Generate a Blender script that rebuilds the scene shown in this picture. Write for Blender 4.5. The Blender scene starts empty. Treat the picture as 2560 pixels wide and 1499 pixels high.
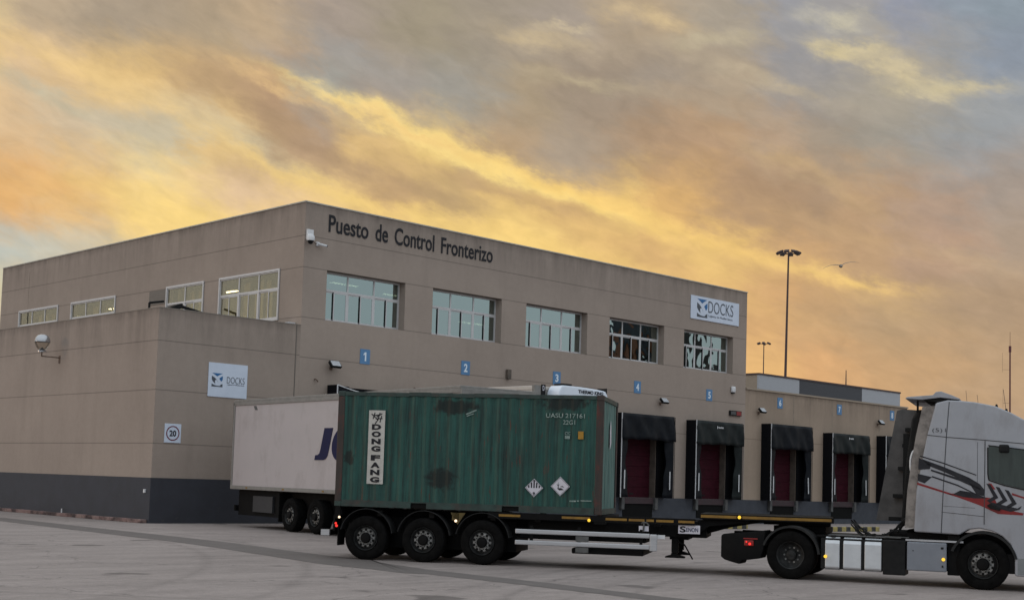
import bpy, bmesh, math, random
from mathutils import Vector, Matrix

# ---------------------------------------------------------------- camera, sky, sun, exposure
scene = bpy.context.scene
COL = scene.collection
rad = math.radians

def lin(r, g, b):
    def f(c):
        c /= 255.0
        return c / 12.92 if c <= 0.04045 else ((c + 0.055) / 1.055) ** 2.4
    return (f(r), f(g), f(b), 1.0)

CAM_AZ, CAM_EL, CAM_ROLL = 44.2827, 4.1062, 1.7667          # heading east of +Y, tilt up, roll (degrees)
CAM_POS = (-23.5611, -42.2312, 1.82)
cam_data = bpy.data.cameras.new('camera')
cam = bpy.data.objects.new('camera', cam_data)
COL.objects.link(cam)
scene.camera = cam
cam_data.sensor_width = 36.0
cam_data.lens = 46.4331
cam_data.shift_y = 0.08544
cam_data.clip_start = 0.1
cam_data.clip_end = 6000.0
_az, _el, _ro = rad(CAM_AZ), rad(CAM_EL), rad(CAM_ROLL)
fwd = Vector((math.sin(_az) * math.cos(_el), math.cos(_az) * math.cos(_el), math.sin(_el)))
rgt = Vector((math.cos(_az), -math.sin(_az), 0))
upv = rgt.cross(fwd)
xr = rgt * math.cos(_ro) + upv * math.sin(_ro)
yu = upv * math.cos(_ro) - rgt * math.sin(_ro)
cam.matrix_world = Matrix(((xr.x, yu.x, -fwd.x, CAM_POS[0]), (xr.y, yu.y, -fwd.y, CAM_POS[1]),
                           (xr.z, yu.z, -fwd.z, CAM_POS[2]), (0, 0, 0, 1)))

SUN_EL, SUN_AZ = 4.5, -62.0          # low veiled sun off to the left (azimuth east of +Y)
sd = bpy.data.lights.new('sun', 'SUN')
sd.energy = 0.32
sd.angle = rad(14)
sd.color = (1.0, 0.68, 0.42)
sun = bpy.data.objects.new('sun', sd)
COL.objects.link(sun)
sdir = Vector((math.sin(rad(SUN_AZ)) * math.cos(rad(SUN_EL)), math.cos(rad(SUN_AZ)) * math.cos(rad(SUN_EL)), math.sin(rad(SUN_EL))))
sun.rotation_euler = sdir.to_track_quat('Z', 'Y').to_euler()
sun.location = (0, 0, 60)

scene.view_settings.view_transform = 'Standard'
scene.view_settings.look = 'None'
scene.view_settings.exposure = 0.0
scene.view_settings.gamma = 1.0
scene.view_settings.use_curve_mapping = False

# cloud banks of the sunset sky: azimuth, elevation, tilt, half length, half width (degrees), colour, density
CLOUDS = [
    (-7.25, 17.98, -24.7, 2.24, 0.53, (156, 155, 152), 0.5),
    (-9.32, 16.92, -28.6, 2.55, 0.42, (160, 158, 154), 0.6),
    (-12.66, 14.24, -21.0, 3.19, 0.46, (186, 183, 166), 0.6),
    (-19.5, 15.02, -19.8, 3.12, 0.42, (192, 185, 162), 0.6),
    (-20.67, 10.99, -2.5, 5.14, 0.88, (232, 184, 122), 0.45),
    (-17.92, 16.15, -17.4, 5.25, 0.6, (242, 208, 148), 0.6),
    (-11.23, 13.25, -23.5, 4.41, 0.39, (242, 208, 144), 0.6),
    (-13.82, 10.6, -11.8, 5.01, 0.78, (252, 218, 138), 0.6),
    (-21.2, 8.75, -1.1, 2.63, 0.63, (192, 194, 184), 0.8),
    (-5.74, 11.54, -16.8, 5.27, 0.53, (252, 218, 138), 0.6),
    (-0.38, 10.44, -13.8, 8.52, 0.46, (250, 212, 134), 0.6),
    (-2.29, 14.15, -19.9, 6.02, 0.39, (255, 228, 150), 1.1),
    (-6.26, 15.5, -19.7, 3.85, 0.21, (250, 220, 150), 0.8),
    (3.13, 12.25, -16.4, 4.62, 0.25, (254, 220, 140), 0.8),
    (-10.34, 16.34, -20.7, 3.41, 0.25, (232, 196, 142), 0.6),
    (-3.91, 14.72, -16.5, 4.6, 0.25, (240, 202, 136), 0.7),
    (2.58, 12.62, -18.2, 4.98, 0.39, (252, 214, 132), 0.8),
    (7.91, 10.96, -18.4, 6.66, 0.46, (246, 204, 128), 0.7),
    (14.13, 9.21, -10.6, 3.02, 0.28, (246, 206, 132), 0.8),
    (-7.41, 13.59, -20.0, 4.52, 0.53, (176, 147, 116), 0.6),
    (-0.44, 12.37, -15.6, 4.27, 0.39, (186, 153, 118), 0.5),
    (11.01, 12.15, -22.1, 5.2, 0.88, (174, 143, 114), 0.5),
    (0.96, 18.92, -12.4, 2.15, 0.42, (200, 180, 146), 0.8),
    (1.85, 19.36, -6.3, 1.08, 0.21, (208, 190, 158), 0.7),
    (5.61, 19.79, -11.1, 2.15, 0.39, (212, 188, 148), 0.8),
    (3.0, 17.05, -10.4, 2.69, 0.25, (188, 172, 142), 0.7),
    (8.29, 18.95, 8.4, 1.92, 0.32, (192, 178, 150), 0.8),
    (10.94, 17.17, -14.6, 3.14, 0.32, (190, 174, 148), 0.7),
    (7.46, 16.23, -11.7, 3.54, 0.35, (176, 158, 136), 0.6),
    (13.66, 19.59, -13.8, 1.55, 0.35, (196, 188, 168), 0.9),
    (14.01, 18.53, -12.0, 1.54, 0.28, (212, 196, 156), 0.9),
    (16.03, 17.46, -25.7, 2.54, 0.35, (210, 194, 158), 0.9),
    (18.18, 16.67, -7.3, 2.12, 0.25, (206, 192, 158), 0.85),
    (11.86, 13.49, -24.3, 3.46, 0.35, (198, 168, 128), 0.6),
    (13.76, 11.1, -14.8, 4.07, 0.39, (200, 166, 126), 0.5),
    (19.34, 9.65, -22.0, 2.25, 0.35, (196, 168, 136), 0.5),
]
# broad sky colours: elevation, [(position across 48 degrees of azimuth, colour)]
BAND_TILT = -0.0301
BANDS = [
    (1.46, [(0.061, (200, 165, 130)), (0.406, (230, 180, 124)), (0.726, (222, 176, 126)), (0.936, (180, 152, 128))]),
    (4.77, [(0.057, (206, 176, 136)), (0.367, (236, 190, 128)), (0.725, (230, 184, 126)), (0.768, (220, 172, 124)), (0.837, (198, 160, 121)), (0.936, (185, 155, 125))]),
    (7.32, [(0.054, (206, 196, 168)), (0.187, (240, 196, 130)), (0.586, (226, 180, 124)), (0.724, (212, 168, 120)), (0.767, (196, 159, 119)), (0.836, (185, 155, 122)), (0.936, (175, 148, 122))]),
    (9.67, [(0.052, (196, 194, 182)), (0.117, (206, 192, 166)), (0.185, (250, 216, 140)), (0.363, (246, 208, 136)), (0.504, (250, 214, 138)), (0.567, (235, 195, 130)), (0.622, (216, 176, 121)), (0.677, (236, 196, 128)), (0.748, (206, 166, 121)), (0.819, (190, 156, 121)), (0.886, (181, 151, 129)), (0.936, (175, 154, 135))]),
    (11.93, [(0.049, (226, 177, 122)), (0.115, (229, 191, 136)), (0.183, (245, 214, 148)), (0.253, (226, 195, 158)), (0.325, (240, 205, 145)), (0.38, (196, 161, 122)), (0.435, (195, 165, 121)), (0.491, (230, 194, 128)), (0.547, (222, 183, 124)), (0.602, (236, 198, 128)), (0.639, (222, 179, 120)), (0.712, (180, 148, 116)), (0.766, (172, 145, 119)), (0.801, (186, 154, 121)), (0.869, (178, 152, 132)), (0.929, (165, 150, 138))]),
    (14.46, [(0.046, (222, 191, 151)), (0.112, (211, 190, 160)), (0.191, (200, 188, 163)), (0.222, (220, 188, 136)), (0.268, (178, 149, 117)), (0.323, (181, 152, 124)), (0.378, (220, 186, 130)), (0.433, (232, 198, 132)), (0.471, (188, 160, 127)), (0.545, (172, 155, 136)), (0.619, (171, 144, 117)), (0.675, (180, 150, 121)), (0.729, (180, 156, 132)), (0.765, (165, 149, 131)), (0.835, (160, 152, 140)), (0.919, (154, 156, 158))]),
    (16.91, [(0.044, (232, 198, 142)), (0.076, (216, 187, 150)), (0.143, (224, 190, 134)), (0.213, (192, 162, 124)), (0.284, (184, 152, 122)), (0.328, (161, 158, 150)), (0.376, (165, 154, 143)), (0.431, (161, 155, 145)), (0.506, (170, 152, 127)), (0.562, (158, 141, 123)), (0.618, (160, 146, 131)), (0.692, (176, 158, 136)), (0.753, (155, 150, 147)), (0.834, (172, 162, 146)), (0.929, (143, 150, 161))]),
    (19.29, [(0.041, (206, 184, 148)), (0.073, (188, 168, 142)), (0.14, (168, 152, 132)), (0.21, (176, 157, 132)), (0.264, (190, 167, 138)), (0.337, (166, 152, 139)), (0.411, (161, 149, 128)), (0.467, (159, 147, 131)), (0.542, (166, 153, 140)), (0.617, (180, 160, 134)), (0.691, (170, 158, 142)), (0.745, (151, 150, 154)), (0.799, (160, 156, 154)), (0.851, (148, 151, 163)), (0.929, (140, 150, 158))]),
]

def build_world():
    w = bpy.data.worlds.new('World')
    scene.world = w
    w.use_nodes = True
    nt = w.node_tree
    nt.nodes.clear()
    N, L = nt.nodes.new, nt.links.new
    def math_(op, a, b=None, c=None, clamp=False):
        n = N('ShaderNodeMath'); n.operation = op; n.use_clamp = clamp
        for i, v in enumerate((a, b, c)):
            if v is None: continue
            if isinstance(v, (int, float)): n.inputs[i].default_value = v
            else: L(v, n.inputs[i])
        return n.outputs[0]
    def vmath(op, a, b=None, s=None):
        n = N('ShaderNodeVectorMath'); n.operation = op
        for i, v in enumerate((a, b)):
            if v is None: continue
            if isinstance(v, tuple): n.inputs[i].default_value = v
            else: L(v, n.inputs[i])
        if s is not None: n.inputs['Scale'].default_value = s
        return n.outputs[1] if op in ('LENGTH', 'DOT_PRODUCT') else n.outputs[0]
    def mix(f, a, b):
        n = N('ShaderNodeMix'); n.data_type = 'RGBA'
        if isinstance(f, (int, float)): n.inputs[0].default_value = f
        else: L(f, n.inputs[0])
        for i, v in ((6, a), (7, b)):
            if isinstance(v, tuple): n.inputs[i].default_value = v
            else: L(v, n.inputs[i])
        return n.outputs[2]
    def noise(vec, scale, detail=6, rough=0.55, dist=0.0):
        n = N('ShaderNodeTexNoise'); n.inputs['Scale'].default_value = scale
        n.inputs['Detail'].default_value = detail; n.inputs['Roughness'].default_value = rough
        n.inputs['Distortion'].default_value = dist
        L(vec, n.inputs['Vector'])
        return n
    tc = N('ShaderNodeTexCoord')
    d = vmath('NORMALIZE', tc.outputs['Generated'])
    # turn the compass so that azimuth 0 is the middle of the sunset
    h = vmath('DOT_PRODUCT', d, (math.sin(rad(CAM_AZ)), math.cos(rad(CAM_AZ)), 0))
    s = vmath('DOT_PRODUCT', d, (math.cos(rad(CAM_AZ)), -math.sin(rad(CAM_AZ)), 0))
    z = vmath('DOT_PRODUCT', d, (0, 0, 1))
    az = math_('MULTIPLY', math_('ARCTAN2', s, h), 180 / math.pi)
    el = math_('MULTIPLY', math_('ARCSINE', z), 180 / math.pi)
    cb = N('ShaderNodeCombineXYZ'); L(az, cb.inputs[0]); L(el, cb.inputs[1])
    P = cb.outputs[0]
    # stretched coordinates along the cloud streaks
    mp = N('ShaderNodeMapping'); mp.vector_type = 'TEXTURE'
    mp.inputs['Rotation'].default_value = (0, 0, rad(-19)); mp.inputs['Scale'].default_value = (2.1, 1.0, 1.0)
    L(P, mp.inputs[0]); Q = mp.outputs[0]
    w1 = noise(Q, 0.22, 3, 0.5)
    w2 = noise(Q, 0.95, 9, 0.66)
    W = vmath('ADD', vmath('SCALE', vmath('SUBTRACT', w1.outputs['Color'], (0.5, 0.5, 0.5)), s=3.0),
              vmath('SCALE', vmath('SUBTRACT', w2.outputs['Color'], (0.5, 0.5, 0.5)), s=3.0))
    W = vmath('MULTIPLY', W, (1.6, 0.9, 0))
    PW = vmath('ADD', P, W)
    # broad colour of the evening sky: bands of azimuth stops stacked by elevation
    sw = N('ShaderNodeSeparateXYZ'); L(vmath('ADD', P, vmath('SCALE', W, s=0.9)), sw.inputs[0])
    u = math_('DIVIDE', math_('ADD', sw.outputs[0], 24.0), 48.0, clamp=True)
    v = math_('MULTIPLY_ADD', sw.outputs[0], BAND_TILT, sw.outputs[1])
    c = None
    for k, (ev, stops) in enumerate(BANDS):
        rp = N('ShaderNodeValToRGB'); rp.color_ramp.interpolation = 'EASE'
        e = rp.color_ramp.elements
        e[0].position, e[0].color = stops[0][0], lin(*stops[0][1])
        e[1].position, e[1].color = stops[-1][0], lin(*stops[-1][1])
        for p, cc in stops[1:-1]:
            q = e.new(p); q.color = lin(*cc)
        L(u, rp.inputs[0])
        if c is None: c = rp.outputs[0]; last = ev; continue
        t = N('ShaderNodeMapRange'); t.interpolation_type = 'SMOOTHSTEP'
        t.inputs['From Min'].default_value = last; t.inputs['From Max'].default_value = ev; L(v, t.inputs['Value'])
        c = mix(t.outputs[0], c, rp.outputs[0]); last = ev
    fray = noise(Q, 1.7, 8, 0.66, 0.3)
    fr = math_('MULTIPLY_ADD', math_('SUBTRACT', fray.outputs['Fac'], 0.5), 1.8, 1.0)
    PS = vmath('ADD', P, vmath('SCALE', W, s=0.62))
    for (ca, ce, ang, hl, hw, colr, dens) in CLOUDS:
        m = N('ShaderNodeMapping'); m.vector_type = 'TEXTURE'
        m.inputs['Location'].default_value = (ca, ce, 0)
        m.inputs['Rotation'].default_value = (0, 0, rad(ang))
        m.inputs['Scale'].default_value = (hl, hw, 1)
        L(PS, m.inputs[0])
        r2 = vmath('DOT_PRODUCT', m.outputs[0], m.outputs[0])
        g = math_('EXPONENT', math_('MULTIPLY', r2, -1.0))
        g = math_('MULTIPLY', math_('MULTIPLY', g, fr), dens, clamp=True)
        c = mix(g, c, lin(*colr))
    # fine wisps
    fine = noise(Q, 1.6, 6, 0.6, 0.5)
    gr = math_('MULTIPLY_ADD', math_('SUBTRACT', fine.outputs['Fac'], 0.5), 0.38, 1.0)
    broad = noise(Q, 0.5, 5, 0.6)
    gr = math_('MULTIPLY', gr, math_('MULTIPLY_ADD', math_('SUBTRACT', broad.outputs['Fac'], 0.5), 0.22, 1.0))
    sc = N('ShaderNodeVectorMath'); sc.operation = 'SCALE'; L(c, sc.inputs[0]); L(gr, sc.inputs['Scale']); c = sc.outputs[0]
    hs = N('ShaderNodeHueSaturation'); hs.inputs['Saturation'].default_value = 1.04; hs.inputs['Value'].default_value = 0.97; L(c, hs.inputs['Color']); c = hs.outputs[0]
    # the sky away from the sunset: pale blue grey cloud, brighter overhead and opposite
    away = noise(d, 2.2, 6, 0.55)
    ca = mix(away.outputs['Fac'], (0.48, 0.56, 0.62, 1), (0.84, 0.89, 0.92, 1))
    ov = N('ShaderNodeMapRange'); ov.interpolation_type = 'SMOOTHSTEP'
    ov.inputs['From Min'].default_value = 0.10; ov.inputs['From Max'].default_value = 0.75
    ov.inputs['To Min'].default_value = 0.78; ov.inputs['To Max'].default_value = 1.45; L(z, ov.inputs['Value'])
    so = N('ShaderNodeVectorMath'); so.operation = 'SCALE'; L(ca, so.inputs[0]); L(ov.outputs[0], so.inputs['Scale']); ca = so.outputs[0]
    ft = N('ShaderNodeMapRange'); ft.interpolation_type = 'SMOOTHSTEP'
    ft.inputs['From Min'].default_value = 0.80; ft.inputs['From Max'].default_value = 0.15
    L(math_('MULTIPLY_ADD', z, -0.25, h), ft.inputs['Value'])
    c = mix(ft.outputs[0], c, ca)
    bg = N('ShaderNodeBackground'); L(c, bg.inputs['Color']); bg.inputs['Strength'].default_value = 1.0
    sk = N('ShaderNodeTexSky'); sk.sky_type = 'NISHITA'; sk.sun_disc = False
    sk.sun_elevation = rad(SUN_EL); sk.sun_rotation = rad(SUN_AZ)
    bs = N('ShaderNodeBackground'); L(sk.outputs[0], bs.inputs['Color']); bs.inputs['Strength'].default_value = 0.01
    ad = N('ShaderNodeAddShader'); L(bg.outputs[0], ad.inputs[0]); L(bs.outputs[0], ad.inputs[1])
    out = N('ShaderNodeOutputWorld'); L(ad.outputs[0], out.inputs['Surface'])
build_world()

# ---------------------------------------------------------------- materials
def new_mat(name):
    m = bpy.data.materials.new(name); m.use_nodes = True
    m.node_tree.nodes.clear()
    return m, m.node_tree.nodes.new, m.node_tree.links.new

def mat(name, c1, c2=None, scale=3.0, rough=0.7, metal=0.0, bump=0.0, bscale=60.0, stretch=(1, 1, 1), spec=0.5,
        grime=None, gscale=1.0, gstretch=(1, 1, 1), glo=0.5, ghi=0.7, coat=0.0):
    m, N, L = new_mat(name)
    c2 = c2 or tuple(v * 0.8 for v in c1[:3])
    out = N('ShaderNodeOutputMaterial'); b = N('ShaderNodeBsdfPrincipled'); L(b.outputs[0], out.inputs[0])
    b.inputs['Roughness'].default_value = rough; b.inputs['Metallic'].default_value = metal
    b.inputs['Specular IOR Level'].default_value = spec
    b.inputs['Coat Weight'].default_value = coat
    tc = N('ShaderNodeTexCoord'); mp = N('ShaderNodeMapping'); L(tc.outputs['Object'], mp.inputs[0]); mp.inputs['Scale'].default_value = stretch
    n = N('ShaderNodeTexNoise'); n.inputs['Scale'].default_value = scale; n.inputs['Detail'].default_value = 8; n.inputs['Roughness'].default_value = 0.6
    L(mp.outputs[0], n.inputs['Vector'])
    mr = N('ShaderNodeMapRange'); mr.inputs['From Min'].default_value = 0.3; mr.inputs['From Max'].default_value = 0.7; L(n.outputs['Fac'], mr.inputs['Value'])
    mx = N('ShaderNodeMix'); mx.data_type = 'RGBA'; L(mr.outputs[0], mx.inputs[0])
    mx.inputs[6].default_value = (*c1[:3], 1); mx.inputs[7].default_value = (*c2[:3], 1)
    col = mx.outputs[2]
    if grime:
        mp2 = N('ShaderNodeMapping'); L(tc.outputs['Object'], mp2.inputs[0]); mp2.inputs['Scale'].default_value = gstretch
        g = N('ShaderNodeTexNoise'); g.inputs['Scale'].default_value = gscale; g.inputs['Detail'].default_value = 7; g.inputs['Roughness'].default_value = 0.65
        L(mp2.outputs[0], g.inputs['Vector'])
        gr = N('ShaderNodeMapRange'); gr.inputs['From Min'].default_value = glo; gr.inputs['From Max'].default_value = ghi; L(g.outputs['Fac'], gr.inputs['Value'])
        m2 = N('ShaderNodeMix'); m2.data_type = 'RGBA'; L(gr.outputs[0], m2.inputs[0]); L(col, m2.inputs[6]); m2.inputs[7].default_value = (*grime[:3], 1)
        col = m2.outputs[2]
    L(col, b.inputs['Base Color'])
    if bump:
        n2 = N('ShaderNodeTexNoise'); n2.inputs['Scale'].default_value = bscale; n2.inputs['Detail'].default_value = 4; L(tc.outputs['Object'], n2.inputs['Vector'])
        bp = N('ShaderNodeBump'); bp.inputs['Strength'].default_value = bump; bp.inputs['Distance'].default_value = 0.02; L(n2.outputs['Fac'], bp.inputs['Height']); L(bp.outputs[0], b.inputs['Normal'])
    return m

def emit(name, c, s):
    m, N, L = new_mat(name)
    out = N('ShaderNodeOutputMaterial'); e = N('ShaderNodeEmission'); e.inputs[0].default_value = (*c[:3], 1); e.inputs[1].default_value = s
    L(e.outputs[0], out.inputs[0]); return m

def glass(name, tint, refl, mixf, wobble=0.0):
    m, N, L = new_mat(name)
    out = N('ShaderNodeOutputMaterial'); t = N('ShaderNodeBsdfTransparent'); t.inputs[0].default_value = (*tint, 1)
    g = N('ShaderNodeBsdfGlossy'); g.inputs['Color'].default_value = (*refl, 1); g.inputs['Roughness'].default_value = 0.015
    lw = N('ShaderNodeLayerWeight'); lw.inputs[0].default_value = 0.25
    f = N('ShaderNodeMath'); f.operation = 'MULTIPLY_ADD'; f.inputs[1].default_value = 0.5; f.inputs[2].default_value = mixf; f.use_clamp = True
    L(lw.outputs['Fresnel'], f.inputs[0])
    mx = N('ShaderNodeMixShader'); L(f.outputs[0], mx.inputs[0]); L(t.outputs[0], mx.inputs[1]); L(g.outputs[0], mx.inputs[2]); L(mx.outputs[0], out.inputs[0])
    if wobble:
        tc = N('ShaderNodeTexCoord'); n = N('ShaderNodeTexNoise'); n.inputs['Scale'].default_value = 1.1; n.inputs['Detail'].default_value = 1
        L(tc.outputs['Object'], n.inputs['Vector'])
        bp = N('ShaderNodeBump'); bp.inputs['Strength'].default_value = wobble; bp.inputs['Distance'].default_value = 0.1; L(n.outputs['Fac'], bp.inputs['Height'])
        L(bp.outputs[0], g.inputs['Normal'])
    return m

def wall_mat(name, base, joints_z, joints_x=(), joints_y=(), stain_top=None, plinth=False):
    """Precast panel wall: fine grain, cast joints at fixed heights and bays, dark run-off stains below the coping."""
    m, N, L = new_mat(name)
    def math_(op, a, b=None, c=None, clamp=False):
        n = N('ShaderNodeMath'); n.operation = op; n.use_clamp = clamp
        for i, v in enumerate((a, b, c)):
            if v is None: continue
            if isinstance(v, (int, float)): n.inputs[i].default_value = v
            else: L(v, n.inputs[i])
        return n.outputs[0]
    out = N('ShaderNodeOutputMaterial'); b = N('ShaderNodeBsdfPrincipled'); L(b.outputs[0], out.inputs[0])
    b.inputs['Roughness'].default_value = 0.9; b.inputs['Specular IOR Level'].default_value = 0.2
    tc = N('ShaderNodeTexCoord'); sp = N('ShaderNodeSeparateXYZ'); L(tc.outputs['Object'], sp.inputs[0])
    X, Y, Z = sp.outputs
    def noise(scale, stretch=(1, 1, 1), detail=6, rough=0.6):
        mp = N('ShaderNodeMapping'); L(tc.outputs['Object'], mp.inputs[0]); mp.inputs['Scale'].default_value = stretch
        n = N('ShaderNodeTexNoise'); n.inputs['Scale'].default_value = scale; n.inputs['Detail'].default_value = detail; n.inputs['Roughness'].default_value = rough
        L(mp.outputs[0], n.inputs['Vector']); return n.outputs['Fac']
    val = math_('MULTIPLY_ADD', math_('SUBTRACT', noise(0.35, detail=5), 0.5), 0.34, 1.0)
    val = math_('MULTIPLY', val, math_('MULTIPLY_ADD', math_('SUBTRACT', noise(34, detail=3, rough=0.75), 0.5), 0.5, 1.0))
    val = math_('MULTIPLY', val, math_('MULTIPLY_ADD', math_('SUBTRACT', noise(5.0, detail=4), 0.5), 0.16, 1.0))
    # vertical run-off streaks
    stk = noise(1.1, (1, 1, 0.10), 6, 0.65)
    a = math_('MULTIPLY', math_('SUBTRACT', stk, 0.52, clamp=True), 0.8)
    if stain_top:
        t = N('ShaderNodeMapRange'); t.interpolation_type = 'SMOOTHSTEP'
        t.inputs['From Min'].default_value = stain_top - 2.2; t.inputs['From Max'].default_value = stain_top
        L(Z, t.inputs['Value'])
        drip = math_('MULTIPLY', math_('SUBTRACT', noise(1.6, (1, 1, 0.16), 7, 0.7), 0.36, clamp=True), 0.95)
        a = math_('ADD', math_('MULTIPLY', a, 0.5), math_('MULTIPLY', t.outputs[0], drip))
        t2 = N('ShaderNodeMapRange'); t2.inputs['From Min'].default_value = stain_top - 0.30; t2.inputs['From Max'].default_value = stain_top
        L(Z, t2.inputs['Value'])
        a = math_('ADD', a, math_('MULTIPLY', math_('MULTIPLY', t2.outputs[0], noise(2.5, (1, 1, 0.5))), 0.35))
    val = math_('MULTIPLY', val, math_('SUBTRACT', 1.0, a, clamp=True))
    for jz in joints_z:
        k = N('ShaderNodeMapRange'); k.inputs['From Min'].default_value = 0.010; k.inputs['From Max'].default_value = 0.024
        k.inputs['To Min'].default_value = 0.62; k.inputs['To Max'].default_value = 1.0
        L(math_('ABSOLUTE', math_('SUBTRACT', Z, jz)), k.inputs['Value']); val = math_('MULTIPLY', val, k.outputs[0])
    for ax, js in ((X, joints_x), (Y, joints_y)):
        for j in js:
            k = N('ShaderNodeMapRange'); k.inputs['From Min'].default_value = 0.008; k.inputs['From Max'].default_value = 0.02
            k.inputs['To Min'].default_value = 0.72; k.inputs['To Max'].default_value = 1.0
            L(math_('ABSOLUTE', math_('SUBTRACT', ax, j)), k.inputs['Value']); val = math_('MULTIPLY', val, k.outputs[0])
    sc = N('ShaderNodeVectorMath'); sc.operation = 'SCALE'; sc.inputs[0].default_value = base[:3]; L(val, sc.inputs['Scale'])
    L(sc.outputs[0], b.inputs['Base Color'])
    bp = N('ShaderNodeBump'); bp.inputs['Strength'].default_value = 0.35; bp.inputs['Distance'].default_value = 0.01
    L(noise(45, detail=3), bp.inputs['Height']); L(bp.outputs[0], b.inputs['Normal'])
    return m

WALL = (0.338, 0.275, 0.236)
M = {}
M['wall_main'] = wall_mat('panel_wall', WALL, (11.18, 9.94, 7.98, 6.42, 4.57), (), (), 12.45)
M['wall_annex'] = wall_mat('annex_wall', WALL, (6.48, 4.72, 2.82), (), (), 7.6)
M['wall_low'] = wall_mat('low_wall', (0.355, 0.275, 0.215), (4.57,), (41.6, 47.8), (), 7.25)
M['plinth'] = mat('grey_plinth_paint', (0.040, 0.042, 0.055), (0.030, 0.031, 0.040), 1.5, 0.75, bump=0.3, grime=(0.075, 0.07, 0.07), gscale=3, glo=0.6, ghi=0.9)
M['plinth_dock'] = mat('dock_plinth_paint', (0.055, 0.060, 0.075), (0.036, 0.04, 0.052), 2.0, 0.8, bump=0.3)
M['coping'] = mat('coping_metal', (0.50, 0.47, 0.42), (0.36, 0.34, 0.31), 4, 0.5, 0.2)
M['roof'] = mat('roof_felt', (0.12, 0.12, 0.12), None, 2, 0.9)
M['alu'] = mat('window_aluminium', (0.60, 0.59, 0.60), (0.52, 0.51, 0.52), 6, 0.45, 0.2)
M['dark_gap'] = mat('dark_sealant', (0.012, 0.012, 0.014), None, 6, 0.7)
M['glass'] = glass('reflective_glass', (0.20, 0.23, 0.22), (0.78, 0.93, 0.92), 0.42, 0.0)
M['glass_wavy'] = glass('wavy_reflective_glass', (0.14, 0.16, 0.15), (0.76, 0.90, 0.88), 0.42, 0.22)
M['glass_side'] = glass('clear_office_glass', (0.90, 0.86, 0.74), (0.85, 0.80, 0.72), 0.10, 0.0)
M['white_wall'] = mat('office_wall', (0.40, 0.38, 0.31), (0.36, 0.34, 0.28), 2, 0.9)
M['blind'] = mat('cream_blind', (0.70, 0.66, 0.52), (0.6, 0.56, 0.45), 3, 0.9)
M['tube'] = emit('fluorescent_tube', (1.0, 0.96, 0.66), 8.0)
M['white'] = mat('white_plastic', (0.70, 0.70, 0.72), (0.58, 0.58, 0.60), 4, 0.45)
M['black_fabric'] = mat('black_shelter_fabric', (0.003, 0.004, 0.0065), (0.006, 0.008, 0.012), 2.5, 0.55, bump=0.25, bscale=3, grime=(0.016, 0.017, 0.021), gscale=2.2, glo=0.5, ghi=0.8, spec=0.12)
M['black_side'] = mat('black_shelter_side', (0.006, 0.006, 0.008), None, 2.5, 0.85, spec=0.12)
M['grey_fabric'] = mat('worn_grey_curtain', (0.018, 0.023, 0.023), (0.006, 0.008, 0.009), 1.8, 0.5, bump=0.4, bscale=3, spec=0.12)
M['reflective'] = mat('reflective_strip', (0.62, 0.62, 0.64), (0.5, 0.5, 0.52), 9, 0.4)
M['maroon'] = mat('maroon_door', (0.050, 0.006, 0.014), (0.028, 0.004, 0.008), 3, 0.7, spec=0.12, grime=(0.03, 0.01, 0.012), gscale=2.5, glo=0.55, ghi=0.85)
M['leveller'] = mat('leveller_steel', (0.05, 0.022, 0.028), (0.03, 0.02, 0.022), 3, 0.7)
M['pit'] = mat('dark_pit', (0.008, 0.008, 0.008), None, 3, 0.9, spec=0.12)
M['buffer'] = mat('rubber_buffer', (0.12, 0.12, 0.12), (0.06, 0.06, 0.06), 5, 0.85)
M['cream'] = mat('door_jamb', (0.14, 0.11, 0.09), (0.07, 0.058, 0.05), 3, 0.85)
M['lettering'] = mat('dark_lettering', (0.018, 0.018, 0.022), (0.03, 0.03, 0.034), 8, 0.5, spec=0.12)
M['sign_white'] = mat('sign_white', (0.62, 0.68, 0.80), (0.56, 0.62, 0.74), 2, 0.45)
M['sign_blue'] = mat('number_blue', (0.085, 0.22, 0.42), (0.075, 0.19, 0.37), 4, 0.5)
M['num_white'] = mat('number_white', (0.72, 0.80, 0.88), (0.66, 0.74, 0.82), 6, 0.5)
M['logo_blue'] = mat('logo_blue', (0.02, 0.14, 0.36), None, 4, 0.5)
M['logo_grey'] = mat('logo_grey', (0.07, 0.08, 0.10), None, 4, 0.5)
M['sign_red'] = mat('sign_red', (0.16, 0.01, 0.025), None, 4, 0.5)
M['navy'] = mat('navy_print', (0.007, 0.008, 0.045), (0.010, 0.011, 0.055), 4, 0.4, spec=0.12)
M['black'] = mat('black_plastic', (0.010, 0.010, 0.011), (0.018, 0.018, 0.018), 5, 0.55, spec=0.12)
M['chassis'] = mat('dirty_chassis_steel', (0.003, 0.003, 0.0035), (0.007, 0.0065, 0.0065), 4, 0.7, spec=0.12)
M['rubber'] = mat('tyre_rubber', (0.004, 0.004, 0.004), (0.009, 0.0085, 0.0085), 7, 0.9, bump=0.2, spec=0.05)
M['rim'] = mat('dirty_alloy_rim', (0.34, 0.33, 0.32), (0.10, 0.097, 0.094), 9, 0.55, 0.2, grime=(0.03, 0.028, 0.026), gscale=8, glo=0.50, ghi=0.66)
M['rim_dark'] = mat('dark_steel_rim', (0.055, 0.055, 0.055), (0.012, 0.012, 0.012), 7, 0.55, 0.2, spec=0.12)
M['galv'] = mat('brushed_aluminium', (0.52, 0.52, 0.54), (0.40, 0.40, 0.42), 3, 0.38, 0.5, stretch=(0.5, 4, 6))
M['yellow'] = mat('yellow_reflective_tape', (0.27, 0.145, 0.014), (0.16, 0.08, 0.01), 5, 0.5)
M['amber_lamp'] = emit('amber_lamp', (1.0, 0.60, 0.06), 1.3)
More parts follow.
